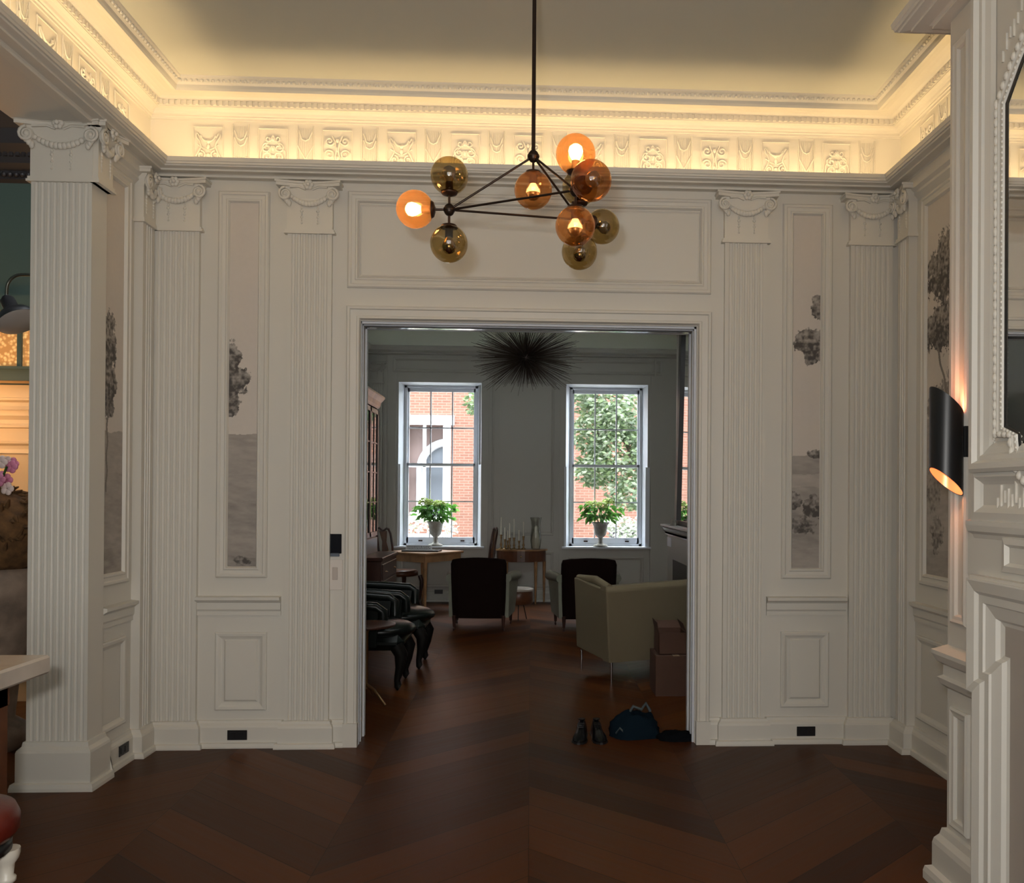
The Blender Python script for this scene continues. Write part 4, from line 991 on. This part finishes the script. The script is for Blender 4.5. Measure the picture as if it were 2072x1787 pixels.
# shoes, bag, cloth
def shoe(loc, rz, label):
    t = empty('leather_shoe', loc, rz); tag(t, label, 'shoe', 'pair of shoes at the doorway')
    st = [(-.10, .022, .012, .095), (-.095, .032, .012, .10), (-.06, .036, .012, .10), (-.02, .034, .012, .085), (.03, .038, .012, .068), (.08, .045, .012, .055), (.12, .042, .012, .045), (.15, .028, .012, .032), (.165, .008, .014, .022)]
    rings = []
    for y, w, z0, z1 in st: rings.append([(w * math.cos(a) , y, z0 + (z1 - z0) * max(0, math.sin(a)) if math.sin(a) > 0 else z0) for a in [2 * PI * k / 14 for k in range(14)]])
    MB().loft(rings, True, True).build('upper', SHOE, t)
    MB().loft([[(w * 1.08 * math.cos(a), y, z) for a in [0, PI]] + [(-w * 1.08, y, z - .012), (w * 1.08, y, z - .012)] for (y, w, _, _), z in zip(st, [.012] * 9)], True, False).build('sole', BLACK, t)
    MB().lathe([(.018, .0), (.024, .004), (.022, .008), (.015, .006)], (0, -.06, .095), 14).build('collar', SHOE, t)
    b = MB(); [b.tube([(-.02, y, .088 - (y + .02) * .3), (.02, y + .004, .088 - (y + .02) * .3)], .003, 5) for y in (-.01, .01, .03)]; b.build('laces', SHOE, t)
shoe((.318, 5.50, 0), math.radians(172), 'black leather shoe standing left of its pair beside the blue bag')
shoe((.422, 5.50, 0), math.radians(184), 'black leather shoe nearer the blue bag, right one of the pair')
def lump(name, label, cat, loc, dims, m, seed, amp=.25, n=26):
    b = MB(); rings = []; 
    for i in range(13):
        a = PI / 2 * i / 12; rr_ = math.cos(a) ** .6; z = math.sin(a)
        ring = []
        for k in range(n):
            th = 2 * PI * k / n; f = 1 + amp * (float(fbm(np.array([math.cos(th) * 2 + 5.]), np.array([math.sin(th) * 2 + z * 2 + 5.]), seed)[0]) - .5) * 2
            zz = z * (1 + amp * (float(fbm(np.array([math.cos(th) * rr_ * 3 + 9.]), np.array([math.sin(th) * rr_ * 3 + 9.]), seed + 3)[0]) - .5) * 2)
            ring.append((max(rr_, .01) * math.cos(th) * f * dims[0], max(rr_, .01) * math.sin(th) * f * dims[1], max(.001, zz) * dims[2]))
        rings.append(ring)
    b.loft(rings, True, True); t = empty(name, loc); tag(t, label, cat); b.build('body', m, t); return t
t = lump('canvas_bag', 'slumped blue canvas bag on the floor in the doorway, right of the shoes', 'bag', (.665, 5.54, 0), (.155, .11, .145), BLUEB, 5, .3)
MB().tube([(-.05, .0, .13), (-.02, -.03, .19), (.03, -.02, .165), (.06, .0, .20), (.09, 0, .15)], .010, 6).build('handle', mat('grey_blue_strap', (.06, .08, .09), .6), t)
MB().tube([(-.13, -.06, .03), (-.11, -.09, .07), (-.07, -.10, .03)], .006, 6).build('strap', mat('grey_blue_strap2', (.05, .07, .08), .6), t)
lump('folded_cloth', 'flat crumpled black cloth on the floor beside the blue bag', 'cloth', (.90, 5.45, 0), (.13, .07, .05), CLOTH, 9, .35)

# green leather armchairs
def bergere(loc, rz, label):
    t = empty('leather_armchair', loc, rz); tag(t, label, 'armchair')
    b = MB(); b.box(-.26, .26, -.28, .30, .30, .42, .05)
    pts = []
    for k in range(9): pass
    b.build('seat_frame', LEATH, t)
    b = MB(); b.sphere((0, .08, .44), .27, (1.0, 1.05, .30), 24, 10); b.build('seat_cushion', LEATH, t)
    MB().loft([[(-.27, -.36, .40), (.27, -.36, .40), (.27, -.26, .40), (-.27, -.26, .40)], [(-.28, -.42, .80), (.28, -.42, .80), (.27, -.33, .80), (-.27, -.33, .80)], [(-.20, -.44, .95), (.20, -.44, .95), (.20, -.36, .95), (-.20, -.36, .95)]], True, False).build('backrest', LEATH, t, .02)
    for s_ in (-1, 1):
        b = MB(); b.hexa([(s_ * .28 - .03, -.30, .34), (s_ * .28 + .03, -.30, .34), (s_ * .28 + .03, .10, .34), (s_ * .28 - .03, .10, .34)], [(s_ * .30 - .03, -.34, .64), (s_ * .30 + .03, -.34, .64), (s_ * .30 + .03, .12, .62), (s_ * .30 - .03, .12, .62)])
        b.tube([(s_ * .30, -.36, .67), (s_ * .31, -.1, .66), (s_ * .31, .10, .645), (s_ * .30, .15, .61), (s_ * .29, .15, .50)], .036, 10); b.build('armrest', LEATH, t)
        b = MB(); b.tube([(s_ * .22, .24, .34), (s_ * .225, .28, .27), (s_ * .22, .27, .17), (s_ * .22, .25, .08), (s_ * .22, .255, .03), (s_ * .22, .27, .02)], [.055, .052, .036, .024, .028, .032], 10); b.build('leg', EBON, t)
        b = MB(); b.tube([(s_ * .22, -.26, .34), (s_ * .22, -.30, .15), (s_ * .22, -.34, 0)], [.03, .022, .016], 8); b.build('leg', EBON, t)
    return t
bergere((-1.26, 7.08, 0), math.radians(-90), 'dark green leather armchair with cabriole legs, the nearer one behind the round table')
bergere((-1.20, 7.90, 0), math.radians(-90), 'dark green leather armchair, the farther of the two by the bureau')
t = empty('round_side_table', (-1.17, 6.45, 0)); tag(t, 'small round tripod side table with slim brass stem just inside the doorway', 'side table')
MB().lathe([(.185, .545), (.20, .55), (.205, .565), (.19, .565), (.0, .558)], n=36).build('table_top', MAHO, t)
MB().lathe([(.012, .10), (.012, .5), (.03, .545)], n=12).build('stem', BRASS, t)
for k in range(3): a = math.radians(-35 + 120 * k); MB().tube([(0, 0, .13), (.08 * math.cos(a), .08 * math.sin(a), .10), (.15 * math.cos(a), .15 * math.sin(a), .04), (.19 * math.cos(a), .19 * math.sin(a), .008)], [.014, .011, .009, .008], 8).build('foot', BRASS, t)
t = empty('glass_tumbler', (-1.22, 6.40, .566)); tag(t, 'small copper coloured tumbler on the round side table', 'tumbler')
MB().lathe([(.022, 0), (.026, .07), (.0255, .07), (.021, .004), (0, .004)], n=20).build('cup', mat('copper_cup', (.5, .2, .1), .3, .8), t)

# bureau bookcase
t = empty('bureau_bookcase', (WX0 + .13, 10.35, 0)); tag(t, 'tall mahogany bookcase with glazed doors on a drawer base against the left wall', 'bookcase')
MB().box(0, .60, -.55, .55, .08, .76, .005).build('body', MAHO, t)
MB().box(0, .62, -.57, .57, .76, .80, .006).build('desk_top', MAHO, t); MB().box(0, .38, -.51, .51, .80, .98, .004).build('cabinet_base', MAHO, t)
for z0, z1 in ((.12, .32), (.34, .53), (.55, .72)):
    d_ = MB().box(.598, .612, -.50, .50, z0, z1, .003).build('drawer', MAHO, t)
    b = MB(); [b.tube([(.612, y - .04, (z0 + z1) / 2), (.635, y, (z0 + z1) / 2 - .012), (.612, y + .04, (z0 + z1) / 2)], .005, 6) for y in (-.3, .3)]; b.build('handle', BRASS, d_)
for y in (-.48, .48):
    for x in (.06, .54): MB().box(x - .05, x + .05, y - .05, y + .05, 0, .08).build('foot', MAHO, t)
b = MB(); b.box(0, .02, -.50, .50, .98, 2.52); b.box(0, .36, -.50, -.48, .98, 2.52); b.box(0, .36, .48, .50, .98, 2.52); b.box(0, .36, -.5, .5, .98, 1.0); b.box(0, .36, -.5, .5, 2.50, 2.52)
for z in (1.35, 1.75, 2.12): b.box(.02, .33, -.48, .48, z, z + .018)
b.build('cabinet', MAHO, t)
MB().sweep([(0, .50), (.38, .50), (.38, -.50), (0, -.50)], [(-.05, 2.52), (0, 2.52), (.02, 2.55), (.03, 2.60), (.07, 2.65), (.07, 2.67), (-.05, 2.68)], side=-1).box(0, .38, -.5, .5, 2.52, 2.66).build('cornice', HONEY, t)
for s_ in (-1, 1):
    y0, y1 = sorted((s_ * .005, s_ * .50)); b = MB()
    b.box(.36, .385, y0, y0 + .04, 1.0, 2.5); b.box(.36, .385, y1 - .04, y1, 1.0, 2.5); b.box(.36, .385, y0, y1, 1.0, 1.05); b.box(.36, .385, y0, y1, 2.45, 2.5)
    for z in (1.4, 1.75, 2.1): b.box(.362, .380, y0, y1, z - .008, z + .008)
    b.box(.362, .38, (y0 + y1) / 2 - .008, (y0 + y1) / 2 + .008, 1.05, 2.45)
    do = b.build('glazed_door', MAHO, t); MB().box(.368, .372, y0 + .04, y1 - .04, 1.05, 2.45).build('pane', glassy('bookcase_glass', (.5, .5, .5), .18), do)

# game table
def qleg(m, x, y, z1, dx, dy):
    m.tube([(x, y, z1), (x + dx * .035, y + dy * .035, z1 - .08), (x + dx * .02, y + dy * .02, z1 * .5), (x - dx * .005, y - dy * .005, .06), (x + dx * .015, y + dy * .015, .025), (x + dx * .02, y + dy * .02, .008)], [.03, .032, .02, .012, .018, .02], 10); return m
t = empty('games_table', (-1.40, 11.78, 0), math.radians(54)); tag(t, 'square honey wood table standing cornerwise below the left window', 'table')
MB().box(-.37, .37, -.37, .37, .725, .75, .006).build('table_top', HONEY, t)
MB().box(-.34, .34, -.34, .34, .63, .724).build('apron', HONEY, t)
for x in (-.32, .32):
    for y in (-.32, .32): MB().tube([(x, y, 0), (x, y, .63)], [.014, .026], 8).build('leg', HONEY, t)
t = empty('tablet_computer', (-1.42, 11.72, .7505), math.radians(-6)); tag(t, 'flat dark tray lying on the honey wood table', 'tray')
MB().box(-.24, .24, -.13, .13, 0, .018, .004).build('tray_base', BLACK, t); t.name = 'flat_tray'
t = empty('paper_strip', (-1.47, 11.80, .769), math.radians(-3)); tag(t, 'white printed booklet standing on the dark tray under the left window', 'booklet'); t.name = 'booklet'
b = MB(); b.hexa([(-.17, -.02, 0), (.17, -.02, 0), (.17, .03, 0), (-.17, .03, 0)], [(-.17, .0, .055), (.17, .0, .055), (.17, .01, .055), (-.17, .01, .055)]); b.build('cover', PAPER, t)
b = MB(); r = random.Random(8)
for row, z in enumerate((.012, .026, .040)):
    x = -.155
    while x < .14: w_ = r.uniform(.008, .022); y_ = -.0205 + .02 * z / .055; b.box(x, x + w_, y_ - .001, y_ + .002, z, z + .007); x += w_ + .008
b.build('print_marks', mat('print_ink', (.15, .15, .17), .7), t)
# side chairs with vase splats
def splat_chair(loc, rz, label):
    t = empty('splat_back_chair', loc, rz); tag(t, label, 'chair')
    b = MB(); rings = [[(w * math.cos(a) * (1 if True else 1), w * .95 * math.sin(a), z) for a in [2 * PI * k / 24 for k in range(24)]] for w, z in ((.20, .40), (.235, .41), (.235, .455), (.21, .475), (.1, .482))]
    b.loft(rings, True, True); b.build('seat', WALN, t)
    for s_ in (-1, 1):
        MB().tube([(s_ * .15, -.20, .45), (s_ * .155, -.23, .6), (s_ * .17, -.25, .8), (s_ * .165, -.28, .98), (s_ * .13, -.285, 1.03)], [.018, .016, .015, .015, .014], 8).build('back_post', MAHO, t)
        qleg(MB(), s_ * .19, .17, .41, s_ * .6, .6).build('leg', MAHO, t)
        MB().tube([(s_ * .15, -.19, .42), (s_ * .155, -.22, .2), (s_ * .16, -.27, 0)], [.018, .016, .015], 8).build('leg', MAHO, t)
    MB().tube([(-.135, -.285, 1.03), (-.09, -.287, 1.045), (-.04, -.287, 1.02), (0, -.287, 1.01), (.04, -.287, 1.02), (.09, -.287, 1.045), (.135, -.285, 1.03)], .015, 8).build('crest_rail', MAHO, t)
    ws = [(.46, .05), (.55, .035), (.62, .055), (.72, .075), (.80, .06), (.86, .04), (.94, .065), (1.01, .085)]
    b = MB(); b.loft([[(-w, -.205 - (z - .46) * .15 - .006, z), (w, -.205 - (z - .46) * .15 - .006, z), (w, -.205 - (z - .46) * .15 + .006, z), (-w, -.205 - (z - .46) * .15 + .006, z)] for z, w in ws], True, False); b.build('splat', WALN, t)
    return t
splat_chair((-1.74, 12.08, 0), math.radians(-48), 'walnut splat-back chair at the left side of the games table')
splat_chair((-.76, 12.05, 0), math.radians(82), 'walnut splat-back chair seen edge-on between the games table and the console')

# demi-lune console
t = empty('console_table', (-.13, 12.46, 0)); tag(t, 'half round honey wood console table between the two windows', 'console table')
hp = [(.36 * math.cos(a), -.30 * math.sin(a)) for a in [PI * k / 20 for k in range(21)]]
MB().prism([(x * 1.02, y * 1.02) for x, y in hp][::-1], .725, .745).build('table_top', HONEY, t)
MB().prism([(x * .95, y * .95) for x, y in hp][::-1], .575, .725).build('apron', WALN, t)
for x, y in ((-.32, -.03), (.32, -.03), (-.2, -.24), (.2, -.24)): MB().tube([(x, y, 0), (x, y, .58)], [.012, .024], 8).build('leg', HONEY, t)
MB().sphere((.0, -.29, .65), .014, nu=10, nv=6).build('knob', BRASS, t)
cs = [(-.28, -.10, .20, .24), (-.225, -.18, .14, .16), (-.16, -.18, .16, .20), (-.10, -.11, .16, .26), (-.03, -.2, .12, .15), (.03, -.12, .18, .2), (-.19, -.08, .12, .14)]
nm_ = ['leftmost, with the tallest candle', 'second from left, with a short candle', 'third from left, in the front row', 'fourth from left, with a tall candle behind', 'fifth from left, low one in front', 'beside the hurricane glass', 'low one at the back of the cluster']
for (x, y, hb_, hc), lb in zip(cs, nm_):
    t = empty('candlestick', (-.13 + x, 12.46 + y, .7452)); tag(t, 'dark brass candlestick on the console, %s' % lb, 'candlestick', 'candlesticks on the console table')
    k_ = hb_ / .16; MB().lathe([(.038, 0), (.038, .006), (.015, .014 * k_), (.009, .03 * k_), (.018, .05 * k_), (.009, .07 * k_), (.008, .11 * k_), (.016, .125 * k_), (.01, .135 * k_), (.02, .15 * k_), (.014, .16 * k_)], n=14).build('stick', BRASS, t)
    MB().tube([(0, 0, hb_ - .004), (0, 0, hb_ + hc)], [.0105, .0095], 10).build('candle', WHITEC, t)
t = empty('hurricane_glass', (.07, 12.34, .7452)); tag(t, 'tall clear hurricane glass with a white twist inside on the console', 'glass vase')
MB().lathe([(.06, 0), (.062, .02), (.075, .12), (.07, .22), (.058, .30), (.065, .38), (.08, .44), (.078, .44), (.062, .38), (.055, .30), (.067, .22), (.072, .12), (.058, .02), (.0, .01)], n=28).build('vase', CLEARG, t)
MB().lathe([(.045, .012), (.055, .06), (.06, .12), (.045, .2), (.03, .26), (.035, .3), (.01, .33)], n=20).build('candle', WHITEC, t)

# far fireplace
t = empty('mantelpiece', (XFB, 9.1, 0)); tag(t, 'grey painted mantelpiece on the right wall of the back parlour', 'mantelpiece')
b = MB(); b.box(-.10, 0, -.73, .98, 0, 1.10); b.build('body', FARP, t)
b = MB(); b.sweep([(0, 1.04), (-.12, 1.04), (-.12, -.78), (0, -.78)], [(0, 1.06), (.0, 1.09), (.02, 1.11), (.03, 1.14), (.05, 1.155), (.05, 1.175), (0, 1.18)], side=1); b.box(-.12, 0, -.78, 1.04, 1.07, 1.178); b.build('mantel_shelf', SASH, t)
MB().box(-.103, -.05, -.45, .6, 0, .8).build('firebox', BLACK, t)
MB().box(-.108, -.10, .72, .96, .93, 1.03).build('corner_block', SASH, t)
t = empty('overmantel_mirror', (XFB - .045, 9.05, 1.18)); tag(t, 'tall dark framed mirror standing on the far grey mantelpiece', 'mirror'); pass
A = Matrix.Rotation(math.radians(1.2), 4, 'Y')
MB().box(-.004, 0, -.66, .62, .0, 2.1).xf(A).build('mirror_plate', MIRR, t)
b = MB(); b.box(-.03, .012, .60, .74, 0, 2.15); b.box(-.03, .012, -.72, -.64, 0, 2.15); b.box(-.03, .012, -.7, .74, 2.08, 2.15); b.box(-.03, .012, -.7, .74, -.0, .05); b.xf(A).build('frame', DARKC, t)
t = lump('mantel_ornament', 'low pale sculpted ornament on the far mantel shelf before the mirror', 'ornament', (XFB - .12, 9.55, 1.1785), (.03, .12, .07), STONE, 15, .2)

# ================================================================== outdoors
struct(MB().box(-14, 14, 12.95, 34, -.12, -.02).build('ground', ASPH))
t = empty('brick_house', (-2.3, 20, 0)); tag(t, 'red brick house with a white trimmed arched window seen through the left window', 'building')
b = MB(); b.box(-9, -.62, 0, .4, 0, 9.5); b.box(.50, 9.0, 0, .4, 0, 9.5); b.box(-.62, .50, 0, .4, 3.04, 9.5); b.box(-.62, .5, 0, .4, 0, .95)
b.build('brick_wall', BRICK, t)
MB().box(-1.5, .58, -.04, .05, 3.04, 3.26).build('stone_lintel', WSTONE, t)
wf = MB(); wf.box(.33, .50, -.02, .1, .95, 3.04); wf.box(-.62, -.50, -.02, .1, .95, 3.04); wf.box(-.12, -.05, -.0, .1, .95, 3.04); wf.box(-.62, .5, 0, .1, 2.10, 2.16); wf.box(-.62, .5, -.02, .1, .9, 1.0); wf.build('window_frame', WSTONE, t)
MB().box(-.5, .33, .25, .3, .95, 3.04).build('window_back', mat('mauve_wall', (.16, .11, .10), .7), t)
b = MB(); ar = [(.42 + .62 * math.cos(a), .22, 2.05 + .62 * math.sin(a)) for a in [PI / 2 + PI / 2 * k / 12 for k in range(13)]] + [(-.20, .22, 1.0)]
b.tube(ar, .09, 8); b.build('stone_arch', WSTONE, t)
b = MB(); b.box(-.10, .33, .23, .25, 1.0, 2.1); b.prism([(0, 0), (.001, 0), (0, .001)], 0, .001)
pl = [(.33 - .43 * math.sin(a) , .235, 2.1 + .45 * math.cos(a)) for a in [PI / 2 * k / 8 for k in range(9)]] + [(.33, .235, 2.1)]
b.add(pl, [tuple(range(len(pl)))]); b.build('arched_pane', mat('dark_pane', (.12, .13, .15), .15), t)
t = empty('garden_wall', (-2.2, 18.0, 0)); tag(t, 'low brick garden wall with white coping outside the left window', 'garden wall')
MB().box(-2.5, .55, 0, .25, -.02, .62).build('brick_wall', BRICK, t); MB().box(-2.55, .6, -.03, .28, .62, .69).build('coping', WSTONE, t)
t = empty('planter_box', (1.9, 17.2, 0)); tag(t, 'dark grey planter trough below the tree outside the right window', 'planter')
MB().box(-.35, 1.4, 0, .4, -.02, .78).build('trough', mat('grey_trough', (.07, .07, .08), .7), t); MB().box(-.38, 1.43, -.03, .43, .78, .86).build('rim', WSTONE, t)
LF = [leafy('sunlit_leaf_%s' % n, c, c, .25, 3) for n, c in (('pale', (.24, .28, .19)), ('mid', (.06, .10, .04)), ('bright', (.125, .18, .07)))]
def leafcloud(name, label, base_, blobs, n, size, seed, trunkpts=None, cat='tree', mats=LF):
    r = random.Random(seed); t = empty(name, base_); tag(t, label, cat); bo = Vector(base_)
    if trunkpts: MB().tube([Vector(p) - bo for p in trunkpts], [.09 - .05 * k / len(trunkpts) for k in range(len(trunkpts))], 8).build('trunk', BARK, t)
    bs = [MB() for _ in mats]
    br_ = MB()
    for (cx, cy, cz, rx, ry, rz_) in blobs:
        if trunkpts: 
            tp = Vector(trunkpts[-1]) - bo; br_.tube([tp, (tp + Vector((cx, cy, cz)) - bo) / 2 + Vector((0, 0, .1)), Vector((cx, cy, cz)) - bo], [.03, .02, .008], 5)
    for k in range(n):
        cx, cy, cz, rx, ry, rz_ = r.choice(blobs)
        d = Vector((r.gauss(0, 1), r.gauss(0, 1), r.gauss(0, 1))).normalized() * r.uniform(.25, 1) ** .5
        c = Vector((cx + d.x * rx, cy + d.y * ry, cz + d.z * rz_)) - bo
        L = size * r.uniform(.6, 1.3); a = r.uniform(0, 2 * PI); dv = Vector((math.cos(a), math.sin(a) * .5, r.uniform(-.8, .3))).normalized(); sd = dv.cross(Vector((r.uniform(-.4, .4), -1, r.uniform(-.2, .8)))).normalized()
        bs[r.randrange(len(mats))].add([c, c + dv * L * .45 + sd * L * .22, c + dv * L, c + dv * L * .45 - sd * L * .22], [(0, 1, 2, 3)])
    for b_, m_ in zip(bs, mats): 
        o_ = b_.build('foliage', m_, t); o_['kind'] = 'stuff'
    if trunkpts: br_.build('branches', BARK, t)
    return t
leafcloud('garden_tree', 'leafy garden tree filling the view through the right window', (2.1, 16.6, 0), [(1.35, 16.4, 3.3, .6, .5, .55), (2.1, 16.6, 3.0, .75, .6, .6), (1.6, 16.4, 2.3, .55, .5, .55), (2.3, 16.5, 2.1, .5, .5, .6), (1.2, 16.6, 2.0, .4, .4, .35), (1.9, 16.3, 1.55, .6, .4, .35), (1.7, 16.8, 3.9, .9, .6, .4), (1.15, 16.5, 2.7, .45, .4, .45), (1.05, 16.5, 3.6, .4, .4, .5), (2.2, 16.4, 2.6, .45, .4, .5), (1.5, 16.5, 2.9, .4, .4, .4)], 8500, .11, 2, [(2.2, 16.7, 0), (2.15, 16.7, 1.0), (2.0, 16.6, 2.0)])
leafcloud('garden_tree', 'leafy branch hanging at the top of the left window', (-.4, 16.0, 0), [(-.98, 15.9, 3.12, .20, .2, .22), (-.80, 15.9, 3.0, .14, .2, .28), (-.6, 16, 3.5, .5, .4, .4)], 600, .10, 3, [(-.1, 16.3, 0), (-.15, 16.3, 1.5), (-.35, 16.1, 3.3)], mats=LF[1:])
leafcloud('garden_shrub', 'pale flowering shrub on the garden wall behind the left urn', (-2.0, 17.6, 0), [(-2.3, 17.7, .95, .35, .25, .22), (-1.75, 17.7, .85, .35, .25, .2), (-2.0, 17.7, .30, .6, .2, .32)], 900, .07, 4, None, 'shrub', [LF[0], mat('white_blossom', (.8, .8, .7), .6)])
leafcloud('garden_shrub', 'trailing pale shrub over the grey planter outside the right window', (2.0, 17.1, 0), [(1.7, 17.1, .95, .35, .2, .16), (2.3, 17.1, .95, .4, .2, .2), (2.0, 17.0, .75, .5, .1, .15)], 800, .09, 6, None, 'shrub', [LF[0], mat('white_blossom_b', (.8, .8, .75), .6)])
